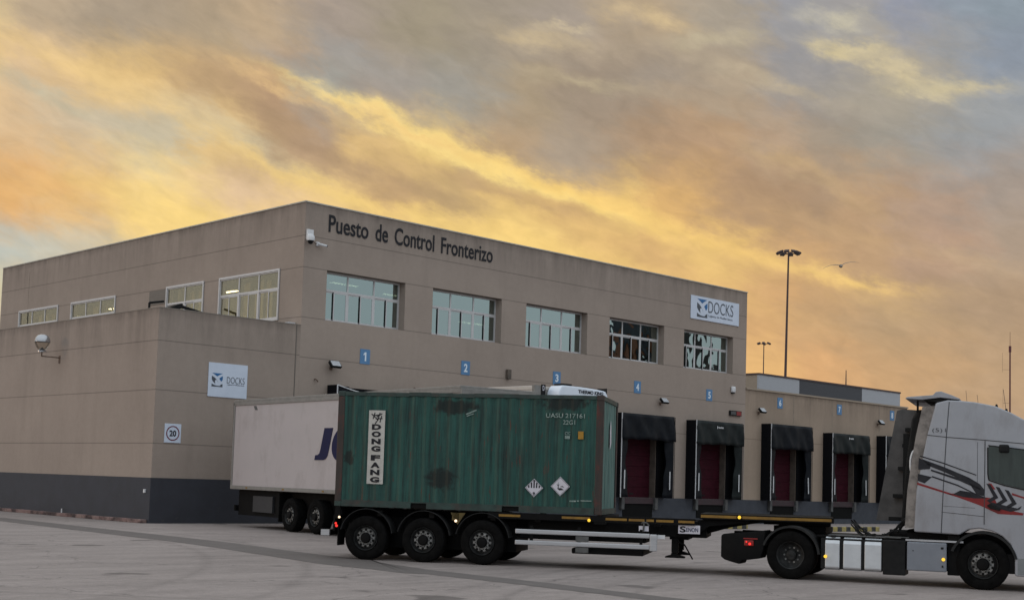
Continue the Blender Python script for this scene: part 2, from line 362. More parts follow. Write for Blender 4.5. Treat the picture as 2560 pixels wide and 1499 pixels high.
M['white_lamp'] = emit('white_marker_lamp', (1.0, 0.75, 0.5), 2.0)
M['red_lamp'] = emit('red_lamp', (1.0, 0.05, 0.04), 1.2)
M['red_dim'] = mat('red_lens', (0.25, 0.01, 0.01), None, 5, 0.3)
M['trailer_white'] = mat('white_trailer_panel', (0.44, 0.395, 0.40), (0.41, 0.37, 0.375), 1.2, 0.5, grime=(0.30, 0.26, 0.255), gscale=0.9, gstretch=(1.5, 1, 0.8), glo=0.52, ghi=0.85)
M['trailer_trim'] = mat('trailer_trim', (0.24, 0.225, 0.21), (0.18, 0.17, 0.16), 5, 0.6)
M['cream_trailer'] = mat('cream_trailer', (0.55, 0.50, 0.46), (0.48, 0.44, 0.40), 2, 0.5)
M['reefer_white'] = mat('glossy_reefer_white', (0.70, 0.75, 0.84), (0.64, 0.70, 0.80), 2, 0.25, coat=0.3)
M['cab_white'] = mat('white_cab_paint', (0.315, 0.322, 0.355), (0.28, 0.288, 0.318), 1.6, 0.38, grime=(0.20, 0.19, 0.195), gscale=3.2, gstretch=(1, 1, 0.35), glo=0.50, ghi=0.85, coat=0.25)
M['cab_rear'] = mat('dusty_cab_rear', (0.27, 0.24, 0.22), (0.17, 0.15, 0.14), 5, 0.8, grime=(0.10, 0.09, 0.08), gscale=5, glo=0.5, ghi=0.75)
M['deflector_grey'] = mat('dusty_grey_deflector', (0.105, 0.10, 0.10), (0.065, 0.063, 0.065), 4, 0.75, grime=(0.06, 0.058, 0.058), gscale=4, glo=0.5, ghi=0.75)
M['cab_red'] = mat('red_stripe', (0.22, 0.008, 0.008), (0.16, 0.007, 0.007), 5, 0.4)
M['cab_black'] = mat('charcoal_stripe', (0.02, 0.02, 0.024), (0.035, 0.035, 0.04), 5, 0.45, spec=0.12)
M['seam'] = mat('panel_seam', (0.05, 0.05, 0.055), None, 5, 0.7)
M['tank'] = mat('pale_tank_aluminium', (0.62, 0.64, 0.67), (0.52, 0.54, 0.57), 4, 0.35, 0.35)
M['box_grey'] = mat('grey_side_box', (0.20, 0.215, 0.25), (0.165, 0.18, 0.21), 4, 0.4)
M['cab_glass'] = mat('dark_cab_glass', (0.015, 0.022, 0.020), (0.04, 0.055, 0.05), 1.6, 0.06, stretch=(5, 1, 0.6))
M['fender'] = mat('grey_black_mudguard', (0.030, 0.030, 0.031), (0.018, 0.018, 0.018), 5, 0.6, spec=0.12)
M['panel_pale'] = mat('pale_cladding', (0.40, 0.41, 0.44), (0.36, 0.37, 0.40), 3, 0.6, stretch=(1, 1, 8))
M['panel_beige'] = mat('beige_cladding', (0.34, 0.27, 0.21), (0.31, 0.25, 0.19), 3, 0.7)
M['panel_dark'] = mat('dark_cladding', (0.052, 0.054, 0.064), (0.045, 0.047, 0.056), 3, 0.6, stretch=(1, 1, 8))
M['crane_navy'] = mat('crane_navy_paint', (0.012, 0.018, 0.028), (0.02, 0.028, 0.04), 0.6, 0.6)
M['crane_brown'] = mat('crane_brown_paint', (0.16, 0.06, 0.03), (0.10, 0.04, 0.02), 0.8, 0.7)
M['steel_dark'] = mat('dark_mast_steel', (0.075, 0.045, 0.045), (0.055, 0.036, 0.038), 3, 0.7)
M['mast_red'] = mat('dark_red_mast_paint', (0.10, 0.012, 0.022), (0.08, 0.012, 0.02), 0.6, 0.6)
M['chrome'] = mat('metal_dome', (0.45, 0.45, 0.47), (0.38, 0.38, 0.40), 8, 0.25, 0.7)
M['clear_globe'] = glass('clear_globe', (0.86, 0.84, 0.80), (0.9, 0.9, 0.9), 0.0)
M['rusty'] = mat('rusty_bracket', (0.16, 0.10, 0.07), (0.10, 0.07, 0.055), 9, 0.8)
M['kerb'] = mat('worn_kerb', (0.26, 0.19, 0.17), (0.15, 0.07, 0.07), 1.2, 0.85, grime=(0.05, 0.03, 0.03), gscale=0.9, glo=0.45, ghi=0.55)
M['gull'] = mat('gull_feathers', (0.24, 0.20, 0.17), (0.14, 0.12, 0.10), 4, 0.8)
M['orange'] = mat('orange_upholstery', (0.40, 0.07, 0.03), (0.30, 0.05, 0.02), 5, 0.8)
M['sticker_yellow'] = mat('yellow_label', (0.38, 0.20, 0.015), (0.30, 0.15, 0.012), 12, 0.6)
M['faded_white'] = mat('faded_stencil', (0.34, 0.38, 0.36), (0.06, 0.14, 0.12), 22, 0.7)
M['placard'] = mat('white_placard', (0.60, 0.58, 0.64), (0.54, 0.52, 0.58), 9, 0.5)
M['df_panel'] = mat('worn_white_panel', (0.52, 0.50, 0.47), (0.42, 0.40, 0.37), 7, 0.6, grime=(0.14, 0.17, 0.15), gscale=9, glo=0.62, ghi=0.72)

def stripe_mat(name, c1, c2, pitch):
    m, N, L = new_mat(name)
    out = N('ShaderNodeOutputMaterial'); b = N('ShaderNodeBsdfPrincipled'); L(b.outputs[0], out.inputs[0]); b.inputs['Roughness'].default_value = 0.8
    tc = N('ShaderNodeTexCoord'); sp = N('ShaderNodeSeparateXYZ'); L(tc.outputs['Object'], sp.inputs[0])
    d = N('ShaderNodeMath'); d.operation = 'DIVIDE'; L(sp.outputs[0], d.inputs[0]); d.inputs[1].default_value = pitch
    f = N('ShaderNodeMath'); f.operation = 'FRACT'; L(d.outputs[0], f.inputs[0])
    g = N('ShaderNodeMath'); g.operation = 'GREATER_THAN'; L(f.outputs[0], g.inputs[0]); g.inputs[1].default_value = 0.5
    n = N('ShaderNodeTexNoise'); n.inputs['Scale'].default_value = 6; n.inputs['Detail'].default_value = 6; L(tc.outputs['Object'], n.inputs['Vector'])
    mx = N('ShaderNodeMix'); mx.data_type = 'RGBA'; L(g.outputs[0], mx.inputs[0]); mx.inputs[6].default_value = (*c1, 1); mx.inputs[7].default_value = (*c2, 1)
    m2 = N('ShaderNodeMix'); m2.data_type = 'RGBA'; r = N('ShaderNodeMapRange'); r.inputs['From Min'].default_value = 0.45; r.inputs['From Max'].default_value = 0.75; r.inputs['To Max'].default_value = 0.6; L(n.outputs['Fac'], r.inputs['Value'])
    L(r.outputs[0], m2.inputs[0]); L(mx.outputs[2], m2.inputs[6]); m2.inputs[7].default_value = (0.10, 0.09, 0.08, 1)
    L(m2.outputs[2], b.inputs['Base Color']); return m
M['stripes_y'] = stripe_mat('black_yellow_stripes', (0.34, 0.27, 0.09), (0.02, 0.02, 0.02), 0.72)

def container_mat(name, base, light):
    m, N, L = new_mat(name)
    out = N('ShaderNodeOutputMaterial'); b = N('ShaderNodeBsdfPrincipled'); L(b.outputs[0], out.inputs[0])
    b.inputs['Roughness'].default_value = 0.55; b.inputs['Specular IOR Level'].default_value = 0.35
    tc = N('ShaderNodeTexCoord')
    def noise(scale, stretch, detail=7, rough=0.65, loc=(0, 0, 0)):
        mp = N('ShaderNodeMapping'); L(tc.outputs['Object'], mp.inputs[0]); mp.inputs['Scale'].default_value = stretch; mp.inputs['Location'].default_value = loc
        n = N('ShaderNodeTexNoise'); n.inputs['Scale'].default_value = scale; n.inputs['Detail'].default_value = detail; n.inputs['Roughness'].default_value = rough
        L(mp.outputs[0], n.inputs['Vector']); return n.outputs['Fac']
    def mixc(f, a, bb):
        x = N('ShaderNodeMix'); x.data_type = 'RGBA'; L(f, x.inputs[0])
        for i, v in ((6, a), (7, bb)):
            if isinstance(v, tuple): x.inputs[i].default_value = (*v[:3], 1)
            else: L(v, x.inputs[i])
        return x.outputs[2]
    def rng(f, lo, hi, to=1.0):
        r = N('ShaderNodeMapRange'); r.inputs['From Min'].default_value = lo; r.inputs['From Max'].default_value = hi; r.inputs['To Max'].default_value = to; L(f, r.inputs['Value']); return r.outputs[0]
    c = mixc(rng(noise(1.2, (1, 1, 0.8)), 0.35, 0.65), base, light)
    c = mixc(rng(noise(0.9, (1, 1, 1.3), loc=(11, 3, 2)), 0.50, 0.72, 0.55), c, (0.014, 0.034, 0.032))
    c = mixc(rng(noise(6.5, (2.2, 2.2, 0.10), 9, 0.72), 0.44, 0.66, 0.9), c, (0.007, 0.017, 0.015))      # vertical dirt runs
    c = mixc(rng(noise(6.0, (1.6, 1.6, 0.14), loc=(3, 1, 0)), 0.56, 0.74, 0.55), c, (0.042, 0.105, 0.090))  # chalky streaks
    c = mixc(rng(noise(5.5, (2.5, 2.5, 0.35), loc=(7, 2, 5)), 0.62, 0.67, 0.8), c, (0.080, 0.026, 0.017))   # rust spots
    # two painted-over repair patches with ragged edges
    for (px, pz, sx, sz) in ((2.47, 1.85 - 1.175 + 0.0, 0.34, 0.22), (2.7, 2.28, 0.52, 0.16), (5.2, 2.42, 0.55, 0.16), (0.3, 1.08, 0.12, 0.16)):
        mp = N('ShaderNodeMapping'); mp.vector_type = 'TEXTURE'; mp.inputs['Location'].default_value = (px, 0.02, pz); mp.inputs['Scale'].default_value = (sx, 50, sz)
        L(tc.outputs['Object'], mp.inputs[0])
        ln = N('ShaderNodeVectorMath'); ln.operation = 'LENGTH'; L(mp.outputs[0], ln.inputs[0])
        ad = N('ShaderNodeMath'); ad.operation = 'MULTIPLY_ADD'; ad.inputs[1].default_value = 2.4; L(noise(6, (1, 1, 1), 8, 0.7), ad.inputs[0]); L(ln.outputs[1], ad.inputs[2])
        c = mixc(rng(ad.outputs[0], 2.35, 1.95, 0.92), c, (0.004, 0.009, 0.008))
    L(c, b.inputs['Base Color'])
    bp = N('ShaderNodeBump'); bp.inputs['Strength'].default_value = 0.3; bp.inputs['Distance'].default_value = 0.02; L(noise(2.5, (1, 1, 1), 4), bp.inputs['Height']); L(bp.outputs[0], b.inputs['Normal'])
    return m
M['cont_green'] = container_mat('weathered_green_paint', (0.012, 0.066, 0.054), (0.019, 0.084, 0.070))
M['cont_rail'] = mat('weathered_green_rail', (0.026, 0.058, 0.050), (0.012, 0.020, 0.018), 4, 0.6, stretch=(1, 1, 1), grime=(0.05, 0.035, 0.028), gscale=3, glo=0.5, ghi=0.75)
M['cont_front'] = mat('chalky_green_paint', (0.13, 0.22, 0.20), (0.05, 0.12, 0.105), 5, 0.6, stretch=(1, 3, 0.15), grime=(0.015, 0.035, 0.035), gscale=5, gstretch=(1, 3, 0.2), glo=0.5, ghi=0.75)
M['cont_post'] = mat('rusty_brown_post', (0.050, 0.030, 0.024), (0.025, 0.022, 0.020), 4, 0.7, stretch=(3, 3, 0.4), grime=(0.11, 0.022, 0.016), gscale=2.5, gstretch=(1, 1, 0.7), glo=0.52, ghi=0.7)

def asphalt_mat():
    m, N, L = new_mat('worn_asphalt')
    out = N('ShaderNodeOutputMaterial'); b = N('ShaderNodeBsdfPrincipled'); L(b.outputs[0], out.inputs[0])
    b.inputs['Roughness'].default_value = 0.85; b.inputs['Specular IOR Level'].default_value = 0.25
    tc = N('ShaderNodeTexCoord')
    def noise(scale, stretch=(1, 1, 1), detail=6, rough=0.6, rot=0.0):
        mp = N('ShaderNodeMapping'); L(tc.outputs['Object'], mp.inputs[0]); mp.inputs['Scale'].default_value = stretch; mp.inputs['Rotation'].default_value = (0, 0, rot)
        n = N('ShaderNodeTexNoise'); n.inputs['Scale'].default_value = scale; n.inputs['Detail'].default_value = detail; n.inputs['Roughness'].default_value = rough
        L(mp.outputs[0], n.inputs['Vector']); return n.outputs['Fac']
    def k(f, amp, base=1.0):
        s_ = N('ShaderNodeMath'); s_.operation = 'SUBTRACT'; L(f, s_.inputs[0]); s_.inputs[1].default_value = 0.5
        x = N('ShaderNodeMath'); x.operation = 'MULTIPLY_ADD'; L(s_.outputs[0], x.inputs[0]); x.inputs[1].default_value = amp; x.inputs[2].default_value = base; return x.outputs[0]
    def mul(a, c):
        x = N('ShaderNodeMath'); x.operation = 'MULTIPLY'; L(a, x.inputs[0]); L(c, x.inputs[1]); return x.outputs[0]
    v = mul(k(noise(0.09, detail=5), 0.5), k(noise(0.8, (1, 1, 1), 6, 0.7), 0.45))
    v = mul(v, k(noise(40, detail=2, rough=0.8), 1.0))
    v = mul(v, k(noise(7, detail=5, rough=0.75), 0.7))
    v = mul(v, k(noise(0.5, (0.25, 2.2, 1), 6, 0.7, rad(58)), 0.75))
    v = mul(v, k(noise(2.2, (0.35, 1.6, 1), 7, 0.75, rad(52)), 0.55))
    # oil drips and old cracks
    vo = N('ShaderNodeTexVoronoi'); vo.feature = 'DISTANCE_TO_EDGE'; vo.inputs['Scale'].default_value = 0.16
    wn = N('ShaderNodeTexNoise'); wn.inputs['Scale'].default_value = 0.9; wn.inputs['Detail'].default_value = 6; L(tc.outputs['Object'], wn.inputs['Vector'])
    va = N('ShaderNodeVectorMath'); va.operation = 'ADD'; L(tc.outputs['Object'], va.inputs[0])
    vs = N('ShaderNodeVectorMath'); vs.operation = 'SCALE'; vs.inputs['Scale'].default_value = 1.6; L(wn.outputs['Color'], vs.inputs[0]); L(vs.outputs[0], va.inputs[1])
    L(va.outputs[0], vo.inputs['Vector'])
    cr = N('ShaderNodeMapRange'); cr.inputs['From Min'].default_value = 0.0005; cr.inputs['From Max'].default_value = 0.004; cr.inputs['To Min'].default_value = 0.60; L(vo.outputs['Distance'], cr.inputs['Value'])
    v = mul(v, cr.outputs[0])
    sp = N('ShaderNodeMapRange'); sp.inputs['From Min'].default_value = 0.70; sp.inputs['From Max'].default_value = 0.74; sp.inputs['To Min'].default_value = 1.0; sp.inputs['To Max'].default_value = 0.6; L(noise(1.7, detail=5), sp.inputs['Value'])
    v = mul(v, sp.outputs[0])
    # faint arcs of tyre rubber from turning trucks
    brk = noise(0.7, detail=5, rough=0.7)
    for (cx_, cy_, r_, w_, dk) in ((6, -46, 24.0, 0.16, 0.80), (6, -46, 22.1, 0.16, 0.84), (-30, -5, 27.0, 0.20, 0.84), (-30, -5, 25.0, 0.20, 0.86), (12, -60, 40.0, 0.22, 0.86), (12, -60, 38.0, 0.18, 0.88), (-40, -50, 36.5, 0.18, 0.86)):
        sb = N('ShaderNodeVectorMath'); sb.operation = 'SUBTRACT'; L(tc.outputs['Object'], sb.inputs[0]); sb.inputs[1].default_value = (cx_, cy_, 0)
        ln = N('ShaderNodeVectorMath'); ln.operation = 'LENGTH'; L(sb.outputs[0], ln.inputs[0])
        d1 = N('ShaderNodeMath'); d1.operation = 'SUBTRACT'; L(ln.outputs[1], d1.inputs[0]); d1.inputs[1].default_value = r_
        d2 = N('ShaderNodeMath'); d2.operation = 'ABSOLUTE'; L(d1.outputs[0], d2.inputs[0])
        d3 = N('ShaderNodeMath'); d3.operation = 'MULTIPLY_ADD'; L(brk, d3.inputs[0]); d3.inputs[1].default_value = w_ * 2.5; L(d2.outputs[0], d3.inputs[2])
        mr = N('ShaderNodeMapRange'); mr.inputs['From Min'].default_value = w_ * 1.2; mr.inputs['From Max'].default_value = w_ * 2.2; mr.inputs['To Min'].default_value = dk; mr.inputs['To Max'].default_value = 1.0; L(d3.outputs[0], mr.inputs['Value'])
        v = mul(v, mr.outputs[0])
    oil = N('ShaderNodeMapRange'); oil.inputs['From Min'].default_value = 0.66; oil.inputs['From Max'].default_value = 0.70; oil.inputs['To Min'].default_value = 1.0; oil.inputs['To Max'].default_value = 0.55; L(noise(0.55, (1, 1, 1), 3, 0.5), oil.inputs['Value'])
    v = mul(v, oil.outputs[0])
    sc = N('ShaderNodeVectorMath'); sc.operation = 'SCALE'; sc.inputs[0].default_value = (0.272, 0.230, 0.216); L(v, sc.inputs['Scale']); L(sc.outputs[0], b.inputs['Base Color'])
    bp = N('ShaderNodeBump'); bp.inputs['Strength'].default_value = 0.5; bp.inputs['Distance'].default_value = 0.01; L(noise(60, detail=3), bp.inputs['Height']); L(bp.outputs[0], b.inputs['Normal'])
    return m
M['asphalt'] = asphalt_mat()
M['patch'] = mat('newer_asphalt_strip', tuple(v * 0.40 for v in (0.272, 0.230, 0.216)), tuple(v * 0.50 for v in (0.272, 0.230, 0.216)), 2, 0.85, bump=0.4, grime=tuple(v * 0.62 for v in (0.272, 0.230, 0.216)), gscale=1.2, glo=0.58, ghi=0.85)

# ---------------------------------------------------------------- mesh helpers
class MB:
    def __init__(s): s.v, s.f = [], []
    def add(s, vs, fs):
        o = len(s.v); s.v += [tuple(v) for v in vs]; s.f += [tuple(i + o for i in f) for f in fs]; return s
    def box(s, x0, x1, y0, y1, z0, z1):
        vs = [(x0, y0, z0), (x1, y0, z0), (x1, y1, z0), (x0, y1, z0), (x0, y0, z1), (x1, y0, z1), (x1, y1, z1), (x0, y1, z1)]
        return s.add(vs, [(0, 3, 2, 1), (4, 5, 6, 7), (0, 1, 5, 4), (1, 2, 6, 5), (2, 3, 7, 6), (3, 0, 4, 7)])
    def bar(s, a, b, w, h=None, up=(0, 0, 1)):
        """Rectangular bar from a to b."""
        h = w if h is None else h
        a, b = Vector(a), Vector(b); d = (b - a).normalized(); u = Vector(up)
        if abs(d.dot(u)) > 0.98: u = Vector((1, 0, 0))
        r = d.cross(u).normalized(); u = r.cross(d).normalized()
        vs = [p + r * (sx * w / 2) + u * (sz * h / 2) for p in (a, b) for sx, sz in ((-1, -1), (1, -1), (1, 1), (-1, 1))]
        return s.add(vs, [(0, 3, 2, 1), (4, 5, 6, 7), (0, 1, 5, 4), (1, 2, 6, 5), (2, 3, 7, 6), (3, 0, 4, 7)])
    def cyl(s, a, b, r0, r1=None, n=16):
        r1 = r0 if r1 is None else r1
        a, b = Vector(a), Vector(b); d = (b - a).normalized(); u = Vector((0, 0, 1)) if abs(d.z) < 0.9 else Vector((1, 0, 0))
        p = d.cross(u).normalized(); q = d.cross(p)
        vs = [c + (p * math.cos(2 * math.pi * i / n) + q * math.sin(2 * math.pi * i / n)) * r for c, r in ((a, r0), (b, r1)) for i in range(n)]
        fs = [(i, (i + 1) % n, n + (i + 1) % n, n + i) for i in range(n)] + [tuple(range(n - 1, -1, -1)), tuple(range(n, 2 * n))]
        return s.add(vs, fs)
    def tube(s, pts, r, n=8):
        for a, b in zip(pts, pts[1:]): s.cyl(a, b, r, r, n)
        return s
    def prism(s, poly, y0, y1):
        """Polygon in (x, z) extruded from y0 to y1."""
        n = len(poly)
        vs = [(x, y0, z) for x, z in poly] + [(x, y1, z) for x, z in poly]
        return s.add(vs, [tuple(range(n - 1, -1, -1)), tuple(range(n, 2 * n))] + [(i, (i + 1) % n, n + (i + 1) % n, n + i) for i in range(n)])
    def prism_x(s, poly, x0, x1):
        n = len(poly)
        vs = [(x0, y, z) for y, z in poly] + [(x1, y, z) for y, z in poly]
        return s.add(vs, [tuple(range(n - 1, -1, -1)), tuple(range(n, 2 * n))] + [(i, (i + 1) % n, n + (i + 1) % n, n + i) for i in range(n)])
    def lathe_y(s, prof, c, n=40):
        """Profile of (radius, y) turned about an axis along Y through c."""
        k = len(prof)
        vs = [(c[0] + r * math.cos(2 * math.pi * i / n), c[1] + y, c[2] + r * math.sin(2 * math.pi * i / n)) for i in range(n) for r, y in prof]
        fs = [(i * k + j, ((i + 1) % n) * k + j, ((i + 1) % n) * k + j + 1, i * k + j + 1) for i in range(n) for j in range(k - 1)]
        return s.add(vs, fs)
    def lathe_z(s, prof, c, n=24):
        k = len(prof)
        vs = [(c[0] + r * math.cos(2 * math.pi * i / n), c[1] + r * math.sin(2 * math.pi * i / n), c[2] + z) for i in range(n) for r, z in prof]
        fs = [(i * k + j, ((i + 1) % n) * k + j, ((i + 1) % n) * k + j + 1, i * k + j + 1) for i in range(n) for j in range(k - 1)]
        return s.add(vs, fs)
    def build(s, name, m, parent=None, smooth=False, bevel=0.0, seg=2, recalc=True):
        me = bpy.data.meshes.new(name); me.from_pydata(s.v, [], s.f); me.validate()
        bm = bmesh.new(); bm.from_mesh(me)
        bmesh.ops.remove_doubles(bm, verts=bm.verts, dist=1e-5)
        if bevel:
            es = [e for e in bm.edges if len(e.link_faces) == 2 and e.calc_face_angle(0) > 0.6]
            bmesh.ops.bevel(bm, geom=es, offset=bevel, segments=seg, affect='EDGES', profile=0.6, clamp_overlap=True)
        if recalc: bmesh.ops.recalc_face_normals(bm, faces=bm.faces)
        if smooth:
            for f in bm.faces: f.smooth = True
            for e in bm.edges: e.smooth = e.calc_face_angle(0) < 0.6 if len(e.link_faces) == 2 else True
        bm.to_mesh(me); bm.free()
        me.materials.append(m)
        o = bpy.data.objects.new(name, me); COL.objects.link(o)
        if parent: o.parent = parent
        return o

def multi(name, parts, parent=None, smooth=False, bevel=0.0):
    """One mesh object from several (MB, material) pieces."""
    objs = [p.build(name, m, None, smooth=smooth, bevel=bevel) for p, m in parts]
    me = bpy.data.meshes.new(name); bm = bmesh.new()
    for k, o in enumerate(objs):
        n0 = len(bm.faces); bm.from_mesh(o.data); bm.faces.ensure_lookup_table()
        for f in bm.faces[n0:]: f.material_index = k
        me.materials.append(parts[k][1])
    bm.to_mesh(me); bm.free()
    for o in objs:
        d = o.data; bpy.data.objects.remove(o); bpy.data.meshes.remove(d)
    o = bpy.data.objects.new(name, me); COL.objects.link(o)
    if parent: o.parent = parent
    return o

def thing(name, label, cat, loc=(0, 0, 0), rz=0.0, group=None):
    o = bpy.data.objects.new(name, None); o.empty_display_size = 0.3; COL.objects.link(o)
    o.location = loc; o.rotation_euler = (0, 0, rz)
    return tag(o, label, cat, group)
def tag(o, label, cat, group=None):
    o['label'] = label; o['category'] = cat
    if group: o['group'] = group
    return o
def struct(o): o['kind'] = 'structure'; return o

def text(name, s, w, h, m, parent, org, bold=0.0, depth=0.006, xdir=(1, 0, 0), udir=(0, 0, 1), shear=0.0):
    """Lettering fitted into a w x h field whose lower left corner is org; reads along xdir."""
    cu = bpy.data.curves.new(name, 'FONT'); cu.body = s; cu.size = 1.0; cu.offset = bold; cu.shear = shear; cu.resolution_u = 4
    t = bpy.data.objects.new(name, cu); COL.objects.link(t)
    bpy.context.view_layer.update()
    me0 = bpy.data.meshes.new_from_object(t.evaluated_get(bpy.context.evaluated_depsgraph_get()))
    vs = [v.co.copy() for v in me0.vertices]; fs = [tuple(p.vertices) for p in me0.polygons]
    bpy.data.objects.remove(t); bpy.data.curves.remove(cu); bpy.data.meshes.remove(me0)
    x0 = min(v.x for v in vs); x1 = max(v.x for v in vs); y0 = min(v.y for v in vs); y1 = max(v.y for v in vs)
    xd, ud = Vector(xdir), Vector(udir); nd = xd.cross(ud); O = Vector(org)
    P = [O + xd * ((v.x - x0) / (x1 - x0) * w) + ud * ((v.y - y0) / (y1 - y0) * h) for v in vs]
    me = bpy.data.meshes.new(name)
    me.from_pydata([tuple(p + nd * depth) for p in P], [], fs)
    bm = bmesh.new(); bm.from_mesh(me)
    r = bmesh.ops.extrude_face_region(bm, geom=list(bm.faces))
    bmesh.ops.translate(bm, verts=[g for g in r['geom'] if isinstance(g, bmesh.types.BMVert)], vec=-nd * depth * 0.9)
    bmesh.ops.recalc_face_normals(bm, faces=bm.faces)
    bm.to_mesh(me); bm.free(); me.materials.append(m)
    o = bpy.data.objects.new(name, me); COL.objects.link(o)
    if parent: o.parent = parent
    return o

def wall_face(mb, axis, c, a0, a1, z0, z1, holes, thick, sign=1):
    """Wall sheet at constant `axis` coordinate c with openings (a0,a1,z0,z1) whose reveals run `thick` inwards (sign)."""
    A = sorted({a0, a1, *[h[0] for h in holes], *[h[1] for h in holes]}); Z = sorted({z0, z1, *[h[2] for h in holes], *[h[3] for h in holes]})
    def P(a, z, d=0.0): return (a, c + sign * d, z) if axis == 'y' else (c + sign * d, a, z)
    for i in range(len(A) - 1):
        for j in range(len(Z) - 1):
            am, zm = (A[i] + A[i + 1]) / 2, (Z[j] + Z[j + 1]) / 2
            if any(h[0] < am < h[1] and h[2] < zm < h[3] for h in holes): continue
            for d in (0.0, thick):
                mb.add([P(A[i], Z[j], d), P(A[i + 1], Z[j], d), P(A[i + 1], Z[j + 1], d), P(A[i], Z[j + 1], d)], [(0, 1, 2, 3)])
    for h in holes:
        q = [(h[0], h[2]), (h[1], h[2]), (h[1], h[3]), (h[0], h[3])]
        for k in range(4):
            (p, r), (s, t) = q[k], q[(k + 1) % 4]
            mb.add([P(p, r), P(s, t), P(s, t, thick), P(p, r, thick)], [(0, 1, 2, 3)])
    q = [(a0, z0), (a1, z0), (a1, z1), (a0, z1)]
    for k in range(4):
        (p, r), (s, t) = q[k], q[(k + 1) % 4]
        mb.add([P(p, r), P(s, t), P(s, t, thick), P(p, r, thick)], [(0, 1, 2, 3)])

# ---------------------------------------------------------------- ground
g = MB(); g.add([(-1500, -1500, 0), (1800, -1500, 0), (1800, 1800, 0), (-1500, 1800, 0)], [(0, 1, 2, 3)])
struct(g.build('ground', M['asphalt']))
g = MB()
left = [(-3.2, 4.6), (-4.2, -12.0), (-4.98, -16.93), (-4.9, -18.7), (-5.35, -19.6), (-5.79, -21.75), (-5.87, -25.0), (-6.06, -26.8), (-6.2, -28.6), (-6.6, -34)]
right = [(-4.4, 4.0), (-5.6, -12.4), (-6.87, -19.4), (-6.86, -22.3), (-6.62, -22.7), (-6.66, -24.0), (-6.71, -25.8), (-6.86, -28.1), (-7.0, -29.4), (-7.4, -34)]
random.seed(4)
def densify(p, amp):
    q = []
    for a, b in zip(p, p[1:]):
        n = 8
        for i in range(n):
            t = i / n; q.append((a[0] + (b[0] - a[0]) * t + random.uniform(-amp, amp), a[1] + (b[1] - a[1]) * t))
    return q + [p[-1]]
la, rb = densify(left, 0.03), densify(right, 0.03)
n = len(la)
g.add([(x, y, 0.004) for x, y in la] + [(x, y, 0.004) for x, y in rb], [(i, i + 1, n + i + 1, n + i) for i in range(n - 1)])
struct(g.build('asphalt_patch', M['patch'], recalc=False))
g = MB()
y = 0.1; i = 0
while y < 28:
    L_ = 0.98 + 0.01 * (i % 3)
    g.box(-0.28, -0.03, y, y + L_, 0, 0.13 + 0.006 * math.sin(i * 1.7)); y += L_ + 0.012; i += 1
struct(g.build('kerb', M['kerb'], bevel=0.02))

# ---------------------------------------------------------------- border control building
XM, XR, YB, ZR = 6.09, 35.29, 27.57, 12.49
bld = thing('border_control_building', 'tall beige concrete panel building with dark lettering and a row of five deep windows', 'building', (XM, 0, 0))
def world(o):                                     # mesh drawn in world coordinates under a thing placed elsewhere
    p = o.parent.location; o.location = (-p.x, -p.y, -p.z); return o
WX = [(7.23, 11.26), (12.77, 16.84), (18.38, 22.50), (24.09, 28.26), (29.87, 34.09)]
DOCKS = [9.5, 15.0, 20.8, 26.45, 32.24, 38.85, 45.0, 50.95]
WZ0, WZ1 = 7.97, 9.95
SW = [(1.60, 5.95, 6, 3), (7.26, 10.30, 4, 2), (15.05, 19.5, 6, 3), (21.0, 25.45, 6, 3)]      # windows of the side wall (y0, y1)
mb = MB()
wall_face(mb, 'y', 0.0, XM, XR, 0, ZR, [(a, b, WZ0, WZ1) for a, b in WX] + [(c - 1.35, c + 1.35, 1.28, 4.35) for c in DOCKS[:5]], 0.47)
wall_face(mb, 'x', XM, 0.47, YB, 0, ZR, [(a, b, WZ0, WZ1) for a, b, _, _ in SW], 0.30)
mb.box(XR - 0.3, XR, 0.47, YB, 0, ZR).box(XM, XR, YB, YB + 0.3, 0, ZR)
world(mb.build('wall', M['wall_main'], bld))
world(MB().box(XM + .3, XR - .3, .42, YB, 12.0, 12.1).build('roof', M['roof'], bld))
mb = MB().box(XM - .03, XR + .03, -.03, .30, ZR, ZR + .05).box(XM - .03, XM + .33, .30, YB + .3, ZR, ZR + .05).box(XR - .33, XR + .03, .30, YB + .3, ZR, ZR + .05)
world(mb.build('coping', M['coping'], bld))
world(MB().box(XM, XR + 0.02, -.025, -0.001, 0, 1.28).build('plinth', M['plinth_dock'], bld))
# office floor behind the windows
mb = MB().box(XM + .31, XR - .31, 9.8, 9.9, 6.9, 10.1).box(XM + .31, XR - .31, .48, 9.8, 6.8, 6.9).box(XM + .31, XR - .31, .48, 9.8, 10.1, 10.2)
mb.box(XM + 9.8, XM + 9.9, 9.9, YB - .1, 6.9, 10.1).box(XM + .31, XM + 9.8, 9.9, YB - .1, 6.8, 6.9).box(XM + .31, XM + 9.8, 9.9, YB - .1, 10.1, 10.2)
world(mb.build('office_interior', M['white_wall'], bld))

